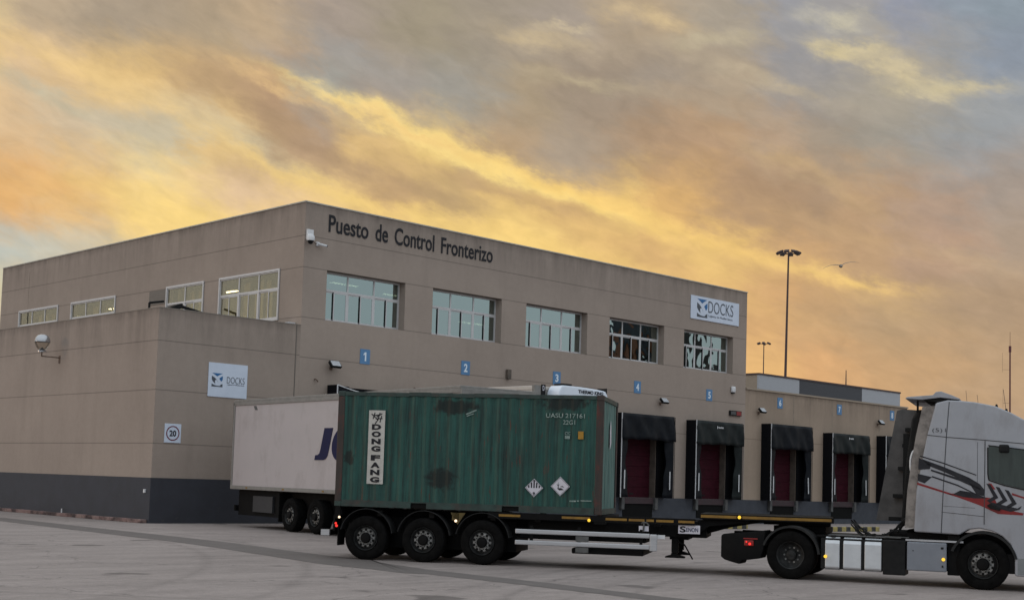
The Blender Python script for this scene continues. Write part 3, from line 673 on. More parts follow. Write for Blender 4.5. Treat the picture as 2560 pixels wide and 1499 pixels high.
def office_window(x0, x1, z0, z1, cols, halves, gmat, transom=9.22, flat=False, mirror_y=False):
    """Aluminium window in its own frame: x along the wall, y into the wall, opening light row above sliding sashes."""
    w = MB(); t = 0.07
    w.box(x0, x1, -.03, .05, z1 - t, z1).box(x0, x1, -.03, .05, z0, z0 + t).box(x0, x0 + t, -.03, .05, z0 + t, z1 - t).box(x1 - t, x1, -.03, .05, z0 + t, z1 - t)
    w.box(x0 + t, x1 - t, -.025, .045, transom - .04, transom + .04)
    dx = (x1 - x0) / cols
    for i in range(1, cols):
        w.box(x0 + i * dx - .04, x0 + i * dx + .04, -.022, .04, z0 + t, transom - .04).box(x0 + i * dx - .035, x0 + i * dx + .035, -.022, .04, transom + .04, z1 - t)
    d = []; p = MB()
    for i in range(cols):
        a, b = x0 + i * dx + .04, x0 + (i + 1) * dx - .04; mid = (a + b) / 2
        for u0, u1, yo in ((a, mid + .02, .018), (mid - .02, b, -.012)):
            w.box(u0, u0 + .045, yo - .008, yo + .022, z0 + t, transom - .04).box(u1 - .045, u1, yo - .008, yo + .022, z0 + t, transom - .04)
            w.box(u0 + .045, u1 - .045, yo - .008, yo + .022, z0 + t, z0 + t + .05).box(u0 + .045, u1 - .045, yo - .008, yo + .022, transom - .09, transom - .04)
        d.append(MB().box(mid - .052, mid - .022, -.02, -.002, z0 + t, transom - .04))
        p.box(a, mid, .018, .024, z0 + t, transom - .04).box(mid, b, -.008, -.002, z0 + t, transom - .04).box(a, b, .0, .006, transom + .04, z1 - t)
    return w, d, p
for i, (a, b) in enumerate(WX):
    w, d, p = office_window(a, b, WZ0, WZ1, 3, 2, None)
    f = w.build('window', M['alu'], bld); f.location = (-XM, 0.41, 0)
    f['label'] = ['window above the first dock, nearest the building corner', 'window above the second dock with lit lamps inside', 'window above the third dock', 'window above the fourth dock mirroring dark distorted shapes', 'window below the white company sign'][i]
    for q in d: q.build('sash_gap', M['dark_gap'], f)
    p.build('pane', M['glass_wavy'] if i >= 3 else M['glass'], f)
for i, (a, b, hh, cols) in enumerate(SW):
    w, d, p = office_window(-b, -a, WZ0, WZ1, cols, 2, None)
    f = w.build('window', M['alu'], bld); f.rotation_euler = (0, 0, -math.pi / 2); f.location = (0.02, 0, 0)
    mb = MB().box(-b - .05, -a + .05, -.07, -.03, WZ1 - .02, WZ1 + .06).box(-b - .05, -b + .03, -.07, -.03, WZ0 - .03, WZ1 - .02).box(-a - .03, -a + .05, -.07, -.03, WZ0 - .03, WZ1 - .02).box(-b + .03, -a - .03, -.07, -.03, WZ0 - .03, WZ0 + .03)
    mb.build('frame', M['alu'], f)
    p.build('pane', M['glass_side'], f)
    bl = MB(); y = -b + .12; k = 0; random.seed(i + 3)
    while y < -a - .2:
        wd = random.choice((.16, .24, .30))
        bl.box(y, y + wd, .70 + .12 * (k % 2), .72 + .12 * (k % 2), WZ0 - .1, WZ1 - (.12 if k % 3 else .5)); y += wd + random.choice((.06, .16, .25)); k += 1
    bl.build('blind', M['blind'], f)
for (x, y, dx, dy) in ((12.9, 3.4, 1.5, .16), (17.6, 5.0, 1.5, .16), (21.6, 8.0, 1.6, .2), (23.2, 4.6, 1.5, .16), (9.4, 2.6, 1.4, .16), (8.2, 2.2, .16, 1.5), (8.4, 8.4, .16, 1.5), (8.3, 18.5, .16, 1.5), (9.0, 6.2, .16, 1.5), (9.2, 11.5, .16, 1.5), (9.0, 16.2, .16, 1.5), (9.2, 21.0, .16, 1.5), (9.0, 24.6, .16, 1.5), (28.5, 6.0, 1.4, .16)):
    f = world(MB().box(x - .05, x + dx + .05, y - .05, y + dy + .05, 9.99, 10.09).build('ceiling_light', M['white'], bld))
    MB().box(x, x + dx, y, y + dy, 9.965, 9.985).build('diffuser', M['tube'], f)
for c in DOCKS[:5]:
    dm = MB()
    for k in range(6): dm.box(c - 1.36, c + 1.36, .36, .40, 1.28 + k * .515, 1.28 + k * .515 + .508)
    d = world(dm.build('dock_door', M['maroon'], bld, bevel=.006, seg=1))
    world(MB().box(c + 1.32, c + 1.349, .002, .355, 1.29, 4.34).box(c - 1.349, c - 1.32, .002, .355, 1.29, 4.34).box(c - 1.319, c + 1.319, .002, .355, 4.30, 4.345).build('reveal_shade_liner', M['cream'], bld))  # liner added to darken the reveal, its shade put into the colour
    if c == 32.24: MB().box(c - .98, c - .80, .345, .358, 2.62, 2.92).build('vision_pane', M['trailer_trim'], d)
    MB().box(c - .2, c + .1, .345, .358, 1.42, 1.5).build('handle', M['black'], d)
for s_, x0, x1, zz, hh in (('Puesto', 7.21, 9.20, 11.47, .70), ('de', 9.57, 10.22, 11.47, .72), ('Control', 10.57, 12.74, 11.47, .72), ('Fronterizo', 13.13, 16.17, 11.47, .70)):
    text('lettering', s_, x1 - x0, hh, M['lettering'], bld, (x0 - XM, -.012, zz), bold=0.015, depth=0.008)
world(MB().box(XM - .02, XM, 10.36, 11.85, 9.28, 9.92).build('vent_panel', mat('grey_vent_panel', (0.20, 0.17, 0.15), (0.16, 0.14, 0.12), 3, 0.8, stretch=(1, 1, 9)), bld))
world(MB().box(XM - .0, XM + .02, 24.5, 24.52, 6, 12).build('drain_strip', M['dark_gap'], bld))
# reddish chair back that shows behind the second window
t = thing('office_chair', 'reddish orange chair back visible inside the second upper window', 'chair', (16.35, 1.6, 6.9))
MB().box(-.28, .28, .0, .08, .85, 1.75).build('backrest', M['orange'], t, bevel=.06, seg=3, smooth=True)
MB().box(-.27, .27, -.5, .0, .72, .82).build('seat', M['orange'], t, bevel=.04, seg=2, smooth=True)
m_ = MB().cyl((0, -.25, .1), (0, -.25, .72), .03)
for k in range(5): m_.bar((0, -.25, .1), (.28 * math.cos(k * 1.2566), -.25 + .28 * math.sin(k * 1.2566), .06), .04)
m_.build('base', M['black'], t)

# ---------------------------------------------------------------- annex
ax = thing('annex_building', 'lower beige annex with a dark painted base in front of the tall building', 'building', (0, 0, 0))
ZA = 7.64
mb = MB(); wall_face(mb, 'y', 0.0, 0, XM - .002, 0, ZA, [], .28)
mb.box(0, .28, .28, 30, 0, ZA).box(XM - .28, XM - .002, .28, .45, 0, ZA).box(.28, XM - .002, 29.7, 30, 0, ZA)
mb.build('wall', M['wall_annex'], ax)
MB().box(.28, XM - .002, .28, 29.7, 7.0, 7.1).build('roof', M['roof'], ax)
MB().box(-.012, XM - .004, -.012, .29, ZA, ZA + .03).box(-.012, .29, .29, 30, ZA, ZA + .03).build('coping', mat('stained_parapet_cap', (0.26, 0.225, 0.19), (0.20, 0.175, 0.15), 3, 0.85), ax)
MB().box(-.02, XM - .002, -.02, -.001, 0, 1.60).box(-.02, -.001, -.001, 30, 0, 1.60).build('plinth', M['plinth'], ax)
mb = MB().box(5.88, 5.92, -.010, -.001, 1.62, ZA)
mb.build('joint_strip', mat('dirty_joint', (0.17, 0.145, 0.125), (0.12, 0.105, 0.09), 3, 0.9), ax)
# roof clutter that shows over the parapet
t = thing('roof_hatch', 'dark open flap lying behind the annex parapet, below the second side window', 'hatch', (1.75, 2.5, 7.1))
MB().prism([(0, .90), (.55, 1.14), (.62, 1.14), (.62, .98), (.3, .82)], 0, .5).build('flap', M['black'], t)
MB().bar((.5, .2, 1.08), (1.62, .2, .88), .12, .10).build('rail', M['black'], t)
MB().box(.05, 1.5, .0, .45, 0, .82).build('box', M['roof'], t)
t = thing('pipe_bracket', 'thin black pipe arm rising just behind the annex parapet corner', 'pipe', (3.6, 8.0, 7.1))
MB().tube([(.38, 0, 0), (.38, 0, 1.78), (1.05, 0, 1.92)], .05).build('pipe', M['black'], t)
t = thing('roof_flashing', 'small white upstand on the annex parapet beside the tall corner', 'flashing', (5.45, .35, ZA + .03))
MB().prism([(0, 0), (.62, 0), (.62, .10), (.35, .10)], 0, .3).build('sheet', M['white'], t)

# ---------------------------------------------------------------- low dock wing
lw = thing('low_dock_building', 'low beige dock wing with a pale coping, right of the tall building', 'building', (XR, 0, 0))
XE, ZL = 52.6, 7.25
mb = MB(); wall_face(mb, 'y', 0.0, XR + .002, XE, 0, ZL, [(c - 1.35, c + 1.35, 1.28, 4.35) for c in DOCKS[5:]], .42)
mb.box(XE - .3, XE, .42, 12, 0, ZL).box(XR + .002, XE, 12, 12.3, 0, ZL)
world(mb.build('wall', M['wall_low'], lw))
world(MB().box(XR + .01, XE - .3, .42, 12, 6.7, 6.8).build('roof', M['roof'], lw))
world(MB().box(XR + .01, XE + .05, -.06, .30, ZL, ZL + .09).build('coping', M['panel_beige'], lw))
world(MB().box(XR + .025, XE, -.02, -.001, 0, 1.28).build('plinth', M['plinth_dock'], lw))
for c in DOCKS[5:]:
    dm = MB()
    for k in range(6): dm.box(c - 1.36, c + 1.36, .36, .40, 1.28 + k * .515, 1.28 + k * .515 + .508)
    d = world(dm.build('dock_door', M['maroon'], lw, bevel=.006, seg=1))
    world(MB().box(c + 1.32, c + 1.349, .002, .355, 1.29, 4.34).box(c - 1.349, c - 1.32, .002, .355, 1.29, 4.34).box(c - 1.319, c + 1.319, .002, .355, 4.30, 4.345).build('reveal_shade_liner', M['cream'], lw))  # same added liner, colour darkened as shade in the door recess
    MB().box(c - .2, c + .1, .345, .358, 1.42, 1.5).build('handle', M['black'], d)
for x in (39.9, 43.9, 49.2):
    world(MB().box(x, x + .05, -.006, -.001, 5.6, 7.2).build('stain_streak', mat('runoff_stain', (0.22, 0.18, 0.145), (0.34, 0.28, 0.22), 4, 0.9), lw))

# ---------------------------------------------------------------- warehouse behind
wh = thing('rear_warehouse', 'clad warehouse with pale and dark grey panels behind the low dock wing', 'building', (54.43, 12.6, 0))
HW = 10.02
world(MB().box(54.43, 59.55, 12.6, 12.75, 0, HW).build('wall_panel', M['panel_pale'], wh))
world(MB().box(59.56, 68.28, 12.6, 12.75, 0, HW).build('wall_panel', M['panel_dark'], wh))
world(MB().box(68.29, 74.16, 12.6, 12.75, 0, HW).build('wall_panel', M['panel_pale'], wh))
world(MB().box(54.43, 54.58, 12.76, 45, 0, HW).box(74.01, 74.16, 12.76, 45, 0, HW).box(54.6, 74, 44.85, 45, 0, HW).build('side_wall', M['panel_beige'], wh))
world(MB().box(54.6, 74, 12.76, 44.8, 9.6, 9.7).build('roof', M['roof'], wh))
world(MB().box(54.38, 74.21, 12.55, 12.80, HW, HW + .12).box(54.38, 54.63, 12.8, 45, HW, HW + .12).build('roof_trim', M['steel_dark'], wh))
t = thing('roof_spike', 'short thin dark spike on the warehouse roof edge', 'antenna', (66.1, 12.7, HW + .12))
MB().cyl((0, 0, 0), (0, 0, 1.15), .05, .03, 8).build('rod', M['steel_dark'], t)

# ---------------------------------------------------------------- dock shelters
SH = thing('dock_shelter', '', 'dock shelter', (0, 0, 0))
def shelter(c, top, label, hmat, sag=False, skew=0.0):
    t = thing('dock_shelter', label, 'dock shelter', (c, 0, 0), 0, 'dock shelters along the building')
    z0, D, X = 1.28, .60, 2.03
    MB().box(-X, -X + .03, -D, -.001, z0, top).build('side_panel', M['black_side'], t)
    MB().box(X - .03, X, -D, -.001, z0, top).build('side_panel', M['black_side'], t)
    if not sag: MB().box(-X + .031, X - .031, -D, -.001, top - .03, top).build('top_panel', M['black_side'], t)
    MB().box(-1.99, -1.36, -.05, -.001, z0 + .01, 4.36).box(1.36, 1.99, -.05, -.001, z0 + .01, 4.36).box(-1.99, 1.99, -.05, -.001, 4.362, top - .04).build('shade_backing', M['black_side'], t)  # black sheets over the wall, in place of shade inside the shelter
    random.seed(int(c * 10))
    for sgn in (-1, 1):                                    # side flaps with a soft inner edge
        m = MB(); nz, nx = 22, 6; vs = []
        for j in range(nz + 1):
            z = z0 + .02 + (top - z0 - .06) * j / nz
            w = .62 + .10 * math.sin(j * .35 + c) + .05 * math.sin(j * .9 + c * 2) + (.12 if j > 16 else 0)
            sh = skew * (1 - j / nz) * (sgn > 0)
            for i in range(nx + 1):
                u = i / nx
                vs.append((sgn * (X - .01 - w * u) + sh * u * .3 + (sgn * .0 if i else 0), -D - .012 + .05 * math.sin(u * 3.1) * math.sin(j * .6 + c) * u + .10 * u * u, z))
        fs = [(j * (nx + 1) + i, j * (nx + 1) + i + 1, (j + 1) * (nx + 1) + i + 1, (j + 1) * (nx + 1) + i) for j in range(nz) for i in range(nx)]
        m.add(vs, fs); cu = m.build('side_curtain', M['black_fabric'] if sgn < 0 else hmat, t, smooth=True)
        so = cu.modifiers.new('thick', 'SOLIDIFY'); so.thickness = .01
        xs = sgn * 1.72
        MB().bar((xs - .0, -D - .035, 1.70), (xs - skew * .12 * (sgn > 0), -D - .035, 2.60), .075, .012, (0, 1, 0)).build('reflective_strip', M['reflective'], cu)
    # header curtain, hanging with folds
    m = MB(); nx, nz = 36, 8; vs = []
    hb = 4.10
    for j in range(nz + 1):
        for i in range(nx + 1):
            x = -X + 2 * X * i / nx; v = j / nz; tz = top
            if sag:
                u = (x + X) / (2 * X); tz = top - .34 * (1 - (1 - min(u * 1.5, 1)) ** 2) * 1.0
            z = hb + (tz - hb) * v
            yy = -D - .03 - (1 - v) * (.05 * math.sin(x * 3.1 + c) + .03 * math.sin(x * 8.3 + c * 3 + v * 3)) - .05 * (1 - v) - .02 * math.sin(x * 5 + v * 6 + c)
            vs.append((x, yy, z + (1 - v) * (.025 * math.sin(x * 1.7 + c) + .02 * math.sin(x * 6.1 + c * 2))))
    fs = [(j * (nx + 1) + i, j * (nx + 1) + i + 1, (j + 1) * (nx + 1) + i + 1, (j + 1) * (nx + 1) + i) for j in range(nz) for i in range(nx)]
    m.add(vs, fs); hd = m.build('header_curtain', hmat, t, smooth=True)
    so = hd.modifiers.new('thick', 'SOLIDIFY'); so.thickness = .01
    e = MB().box(-X - .012, -X + .028, -D - .075, -D - .045, z0, top)
    e.build('edge_strip', M['reflective'], t)
    if sag:
        pts = [(-X + 4.0 * k / 20, -D - .06, top - .34 * (1 - (1 - min(k / 20 * 1.5, 1)) ** 2)) for k in range(21)]
        m = MB()
        for a, b in zip(pts, pts[1:]): m.bar(a, b, .02, .035)
        m.build('edge_strip', M['reflective'], t)
    else:
        MB().box(X - .02, X + .0, -D - .07, -D - .05, z0, top - .02).build('edge_strip', M['grey_fabric'], t)
    # leveller and rubber buffers below the door
    MB().box(-1.12, 1.12, -.10, -.03, .98, 1.27).build('leveller_lip', M['leveller'], t)
    MB().box(-1.12, 1.12, -.05, -.03, .30, .97).build('pit_face', M['pit'], t)
    MB().box(-1.38, -1.16, -.20, -.03, .70, 1.27).build('rubber_buffer', M['buffer'], t, bevel=.015)
    MB().box(1.16, 1.38, -.20, -.03, .70, 1.27).build('rubber_buffer', M['buffer'], t, bevel=.015)
    return t, hd
bpy.data.objects.remove(SH)
specs = [(0, 5.42, 'dock shelter under number 1 with a sagging white edged header, behind the trailers', 'black_fabric', True, 0),
         (1, 5.35, 'dock shelter under number 2, hidden behind the parked white trailers', 'black_fabric', False, 0),
         (2, 5.35, 'dock shelter under number 3, hidden behind the green container', 'black_fabric', False, 0),
         (3, 5.34, 'dock shelter under number 4, right beside the green container', 'black_fabric', False, 0),
         (4, 5.30, 'dock shelter under number 5 with a grey header and small pale mark', 'grey_fabric', False, 0),
         (5, 5.46, 'dock shelter under number 6 with a loose right flap', 'black_fabric', False, 0.5),
         (6, 5.25, 'dock shelter under number 7 with a grey header and small pale mark', 'grey_fabric', False, 0.3),
         (7, 5.35, 'dock shelter under number 8, partly hidden by the truck cab', 'black_fabric', False, 0)]
for i, top, lab, hm, sag, sk in specs:
    if i in (1, 2): continue
    t, hd = shelter(DOCKS[i], top, lab, M[hm], sag, sk)
    if i in (4, 6):
        m = MB().prism([(-.28, 4.92), (-.28, 5.08), (-.16, 5.0)], -.665, -.66)
        for k in range(6): m.box(-.13 + k * .075, -.075 + k * .075, -.665, -.66, 4.955, 5.04 - .02 * (k % 2))
        m.build('maker_mark', M['reflective'], hd)

# ---------------------------------------------------------------- number signs, company signs, speed sign
NX = [9.02, 14.52, 20.24, 26.01, 31.82, 38.30, 44.42, 50.48]
words = ['first dock at the left', 'second dock', 'third dock, above the container', 'fourth dock', 'fifth dock', 'sixth dock on the low wing', 'seventh dock on the low wing', 'eighth dock, beside the truck cab']
for i, x in enumerate(NX):
    t = thing('number_sign', 'blue sign with white number %d over the %s' % (i + 1, words[i]), 'sign', (x, 0, 6.40), 0, 'blue dock number signs')
    MB().box(0, .50, -.02, -.001, 0, .60).build('plate', M['sign_blue'], t)
    w = .21
    if i == 0:
        MB().prism([(.235, .12), (.305, .12), (.305, .48), (.245, .48), (.165, .41), (.165, .345), (.235, .385)], -.026, -.0205).build('number', M['num_white'], t); continue
    text('number', str(i + 1), w, .36, M['num_white'], t, (.25 - w / 2, -.021, .12), bold=.03)

def emblem(parent, x, z, w, h, y):
    def P(pts): return [(x + w * a, z + h * b) for a, b in pts]
    def arc(a, b, c, n=8):
        return [((1 - t) ** 2 * a[0] + 2 * t * (1 - t) * b[0] + t * t * c[0], (1 - t) ** 2 * a[1] + 2 * t * (1 - t) * b[1] + t * t * c[1]) for t in [k / n for k in range(n + 1)]]
    m = MB().prism(P([(.02, 1), (.98, 1)] + arc((.98, 1), (.62, .85), (.48, .76)) + arc((.48, .76), (.3, .88), (.02, 1))), y - .004, y)
    m.prism(P(arc((.68, .62), (.85, .75), (1.0, .82)) + [(1.0, .55)] + arc((1.0, .55), (.95, .48), (.86, .40)) + [(.80, .48)]), y - .004, y)
    m.build('emblem_blue', M['logo_blue'], parent)
    m = MB().prism(P([(0, .78)] + arc((0, .78), (.35, .68), (.60, .32)) + arc((.60, .32), (.42, .62), (.30, .44)) + arc((.30, .44), (.28, .35), (.34, .22)) + arc((.34, .22), (.1, .35), (0, .52))), y - .004, y)
    m.prism(P([(0, .22)] + arc((0, .22), (.3, .06), (.76, .08)) + arc((.76, .08), (.76, .16), (1.0, .24)) + [(1, 0), (0, 0)]), y - .004, y)
    m.build('emblem_grey', M['logo_grey'], parent)
t = thing('company_sign', 'square white sign with small emblem on the annex front wall', 'sign', (2.10, 0, 4.62))
MB().box(0, 1.66, -.03, -.001, 0, 1.25).build('board', M['sign_white'], t, bevel=.004, seg=1)
emblem(t, .14, .37, .46, .50, -.031)
text('company_name', 'DOCKS', .76, .24, M['logo_grey'], t, (.78, -.032, .53), bold=-.012)
text('strap_line', 'Logistica de Muelles Secos', .74, .045, M['logo_grey'], t, (.79, -.032, .46))
t = thing('company_sign', 'wide white sign with large emblem high on the tall building, right end', 'sign', (30.33, 0, 10.57))
MB().box(0, 4.18, -.05, -.001, 0, 1.22).build('board', M['sign_white'], t, bevel=.012, seg=1)
emblem(t, .50, .14, .88, .95, -.051)
text('company_name', 'DOCKS', 2.18, .62, M['logo_grey'], t, (1.46, -.053, .44), bold=-.006)
text('strap_line', 'Logistica de Muelles Secos', 2.1, .14, M['logo_grey'], t, (1.48, -.053, .20))
t = thing('speed_limit_sign', 'white square sign with a ringed 20 on the annex corner', 'sign', (.43, 0, 2.86))
MB().box(0, .66, -.02, -.001, 0, .68).build('plate', M['sign_white'], t, bevel=.02)
m = MB(); nn = 48
for r, yy in ((.27, -.024),): 
    vs = [(.33 + q * math.cos(2 * math.pi * k / nn), yy, .34 + q * math.sin(2 * math.pi * k / nn)) for q in (.265, .225) for k in range(nn)]
    m.add(vs, [(k, (k + 1) % nn, nn + (k + 1) % nn, nn + k) for k in range(nn)])
m.build('ring', M['sign_red'], t, recalc=False)
text('number', '20', .27, .22, M['lettering'], t, (.195, -.022, .23), bold=.03)

# ---------------------------------------------------------------- fittings on the walls
def floodlight(x, z, label, grp, w=.46, h=.26, yaw=0):
    t = thing('floodlight', label, 'floodlight', (x, 0, z), yaw, grp)
    h_ = MB()
    h_.prism_x([(-.34, -.10), (-.42, -.02), (-.22, .20), (-.14, .12)], -w / 2, w / 2); hs = h_.build('housing', M['black'], t, bevel=.015)
    MB().prism_x([(-.415, .0), (-.423, -.008), (-.243, .192), (-.235, .2)], -w / 2 + .04, w / 2 - .04).build('lens', M['chrome'], hs)
    MB().bar((0, -.02, -.08), (0, -.26, .02), .05).box(-.06, .06, -.02, -.001, -.16, .0).build('bracket', M['rusty'], t)
    return t
floodlight(7.60, 6.18, 'black floodlight tilted outward above and left of the first dock', 'floodlights on the dock walls', .5)
floodlight(28.05, 6.08, 'small black floodlight between docks four and five', 'floodlights on the dock walls', .5)
floodlight(36.50, 6.10, 'black floodlight at the left end of the low wing', 'floodlights on the dock walls', .5)
floodlight(49.0, 6.12, 'black floodlight on the low wing just left of the truck cab', 'floodlights on the dock walls', .5)

t = thing('dome_camera', 'white swivelling security camera on the top corner of the tall building', 'camera', (6.2, 0, 10.9))
MB().box(-.05, .25, -.10, -.001, .12, .52).build('junction_box', M['white'], t, bevel=.02)
MB().lathe_z([(0, .30), (.10, .29), (.15, .22), (.16, .10), (.15, .04), (0, .04)], (-.02, -.28, .0)).build('housing', M['white'], t, smooth=True)
MB().lathe_z([(0.0, -.10), (.07, -.08), (.105, -.02), (.11, .035), (0, .035)], (-.02, -.28, 0)).build('lens_dome', M['black'], t, smooth=True)
MB().tube([(.1, -.09, .2), (.05, -.2, .28)], .03).tube([(.2, -.05, .12), (.38, -.1, -.02), (.42, -.1, .03)], .015).build('arm', M['rusty'], t)
t = thing('bullet_camera', 'small white tube camera just right of the dome camera', 'camera', (6.62, 0, 10.85))
MB().box(0, .16, -.06, -.001, -.02, .14).build('mount', M['white'], t, bevel=.015)
MB().cyl((.10, -.06, .06), (.34, -.30, -.02), .05, .05).build('housing', M['white'], t, smooth=True)
MB().cyl((.34, -.30, -.02), (.35, -.31, -.023), .04, .04).build('lens', M['black'], t)
t = thing('hook', 'small dark wall hook left of the first dock shelter', 'hook', (6.84, 0, 5.55))
MB().tube([(0, -.01, .05), (0, -.08, .06), (.04, -.12, 0), (.1, -.08, -.04)], .025).build('rod', M['rusty'], t)
t = thing('hook', 'tiny dark wall hook above the parked trailers, right of the first dock', 'hook', (11.9, 0, 5.58))
MB().tube([(0, -.01, .05), (0, -.08, .05), (.05, -.1, -.06)], .02).build('rod', M['rusty'], t)
t = thing('downpipe_outlet', 'short beige outlet box on the wall between numbers 2 and 3', 'outlet', (17.2, 0, 6.42))
MB().box(0, .22, -.16, -.001, 0, .42).build('box', M['cream'], t, bevel=.02)
t = thing('alarm_box', 'rounded white alarm box at the right end of the tall building', 'alarm', (33.92, 0, 6.92))
MB().box(0, .30, -.15, -.001, .06, .38).build('cover', M['white'], t, bevel=.06, seg=3, smooth=True)
MB().box(.05, .25, -.12, -.001, 0, .055).build('grille', M['black'], t)
t = thing('exit_sign', 'small dark and red lamp box beneath the alarm box', 'sign', (33.82, 0, 5.74))
MB().box(0, 1.02, -.10, -.001, 0, .27).build('casing', M['black'], t, bevel=.01)
MB().box(.06, .5, -.106, -.1, .05, .22).build('panel', M['buffer'], t)
MB().box(.56, .98, -.106, -.1, .03, .24).build('panel', M['red_dim'], t)
t = thing('wall_lamp', 'globe wall lamp with metal dome on the left annex wall', 'lamp', (0, 7.62, 6.05))
MB().box(-.03, -.001, -.05, .05, -.08, .22).tube([(-.03, 0, .14), (-.75, .0, .14)], .022).tube([(-.75, 0, .12), (-.75, 0, .30)], .025).build('arm', M['rusty'], t)
MB().lathe_z([(.15, .0), (.22, .08), (.285, .22), (.295, .30)], (-.75, 0, .40)).build('globe', M['clear_globe'], t, smooth=True)
MB().lathe_z([(.305, .0), (.30, .05), (.275, .14), (.21, .235), (.11, .29), (0, .305)], (-.75, 0, .70)).lathe_z([(0, 0), (.17, 0), (.17, .04), (.05, .16), (0, .2)], (-.75, 0, .30), 16).build('dome', M['chrome'], t, smooth=True)
t = thing('wall_socket', 'small white box low on the dark annex base near its corner', 'box', (-.02, .26, 1.06))
MB().box(-.07, 0, 0, .10, 0, .13).build('box', M['white'], t, bevel=.015)
t = thing('marker_stub', 'thin short white stub at the foot of the annex side wall', 'post', (-.15, 6.43, .13))
MB().cyl((0, 0, 0), (0, 0, .16), .025).build('post', M['white'], t)
t = thing('wheel_guide', 'black and yellow striped wheel guide lying in front of the docks, left stretch', 'barrier', (24.85, -5.5, 0), 0)
MB().box(0, 3.0, -.12, .12, 0, .22).build('bar', M['stripes_y'], t, bevel=.02)
t = thing('wheel_guide', 'black and yellow striped wheel guide lying behind the tractor unit', 'barrier', (28.4, -8.3, 0), math.radians(-2))
MB().box(0, 6.1, -.12, .12, 0, .22).build('bar', M['stripes_y'], t, bevel=.02)

# ---------------------------------------------------------------- wheels
def wheel(parent, x, y, r, width, kind='trailer', side=1, z=None):
    """y = outer face; side=1: outer face looks towards -y (near side), side=-1 towards +y."""
    z = r if z is None else z
    S = side
    P = lambda pr: [(a * r, b * S) for a, b in pr]
    ty = MB().lathe_y([(a, b) for a, b in P([(.56, .05), (.60, .015), (.68, .0), (.90, .0), (.975, .025), (1.0, .06)])] + [(r, S * (width - .06))] + [(.975 * r, S * (width - .025)), (.9 * r, S * width), (.56 * r, S * width)], (x, y, z), 48)
    w = ty.build('wheel', M['rubber'], parent, smooth=True)
    if kind == 'drive':
        rimm = MB().lathe_y(P([(.575, .02), (.55, .03), (.53, .10), (.50, .16), (.40, .20), (.22, .20), (.20, .12), (.12, .10), (0, .10)]), (x, y, z), 40)
        m = MB()
        for k in range(10):
            a = 2 * math.pi * k / 10; m.cyl((x + .31 * r * math.cos(a), y + S * .19, z + .31 * r * math.sin(a)), (x + .31 * r * math.cos(a), y + S * .215, z + .31 * r * math.sin(a)), .02, .02, 8)
        multi('rim', [(rimm, M['rim_dark']), (m, M['rim'])], w, smooth=True)
    else:
        MB().lathe_y(P([(.575, .012), (.565, .0), (.545, .02), (.53, .06), (.50, .09), (.44, .09)]), (x, y, z), 40).build('rim', M['rim_dark'], w, smooth=True)
        disc = MB().lathe_y(P([(.445, .085), (.43, .05), (.40, .03), (.25, .03), (.23, .05)]), (x, y, z), 40)
        MB().lathe_y(P([(.24, .05), (.235, -.0), (.20, -.035), (.08, -.045), (0, -.045)]), (x, y, z), 24).build('hub_cap', M['chassis'], w, smooth=True)
        m = MB()
        for k in range(10):
            a = 2 * math.pi * (k + .5) / 10; cx_, cz_ = x + .375 * r * math.cos(a), z + .375 * r * math.sin(a)
            m.cyl((cx_, y + S * .024, cz_), (cx_, y + S * .031, cz_), .030 if kind == 'trailer' else .026, None, 12)
        holes = m; m = MB()
        for k in range(10):
            a = 2 * math.pi * k / 10; cx_, cz_ = x + .30 * r * math.cos(a), z + .30 * r * math.sin(a)
            m.cyl((cx_, y + S * .005, cz_), (cx_, y + S * .032, cz_), .014, None, 6)
        multi('wheel_disc', [(disc, M['rim']), (holes, M['pit']), (m, M['rim_dark'])], w, smooth=True)
    return w

def fender(x, y0, y1, z, r, a0, a1, th=.015, n=28):
    m = MB(); vs = []
    for k in range(n + 1):
        a = rad(a0 + (a1 - a0) * k / n)
        for q in (r, r + th):
            vs += [(x + q * math.cos(a), y0, z + q * math.sin(a)), (x + q * math.cos(a), y1, z + q * math.sin(a))]
    fs = []
    for k in range(n):
        b = 4 * k
        fs += [(b, b + 1, b + 5, b + 4), (b + 2, b + 6, b + 7, b + 3), (b, b + 4, b + 6, b + 2), (b + 1, b + 3, b + 7, b + 5)]
    fs += [(0, 2, 3, 1), (4 * n, 4 * n + 1, 4 * n + 3, 4 * n + 2)]
    return m.add(vs, fs)

# ---------------------------------------------------------------- green container
CO, CTH = ((-5.5030, -18.0992), -0.98228)
CZ = 1.175
ct = thing('shipping_container', 'weathered green shipping container with white lettered strip, on the trailer', 'container', (CO[0], CO[1], CZ), CTH)
CL, CW, CH = 6.058, 2.438, 2.591
def corr(length, axis, a0, off, depth, z0, z1, sgn):
    """Corrugated sheet; axis x: runs along x at y=off, bulges by depth in sgn*y."""
    m = MB(); p = []; x = a0; pitch = .278; i = 0
    while x < a0 + length - 1e-6:
        for dx, d in ((0, 0), (.07, 0), (.139, 1), (.209, 1)):
            if x + dx <= a0 + length: p.append((x + dx, d * depth))
        x += pitch
    p.append((a0 + length, 0))
    vs = []
    for q, d in p:
        P = (q, off + sgn * d) if axis == 'x' else (off + sgn * d, q)
        vs += [(P[0], P[1], z0), (P[0], P[1], z1)]
    return m.add(vs, [(2 * k, 2 * k + 2, 2 * k + 3, 2 * k + 1) for k in range(len(p) - 1)])
corr(CL - .24, 'x', .12, .012, .022, .15, 2.50, 1).build('side_wall', M['cont_green'], ct)
corr(CL - .24, 'x', .12, CW - .012, .036, .15, 2.50, -1).build('side_wall', M['cont_green'], ct)
corr(CW - .24, 'y', .12, CL - .02, .045, .12, 2.49, -1).build('front_wall', M['cont_front'], ct)
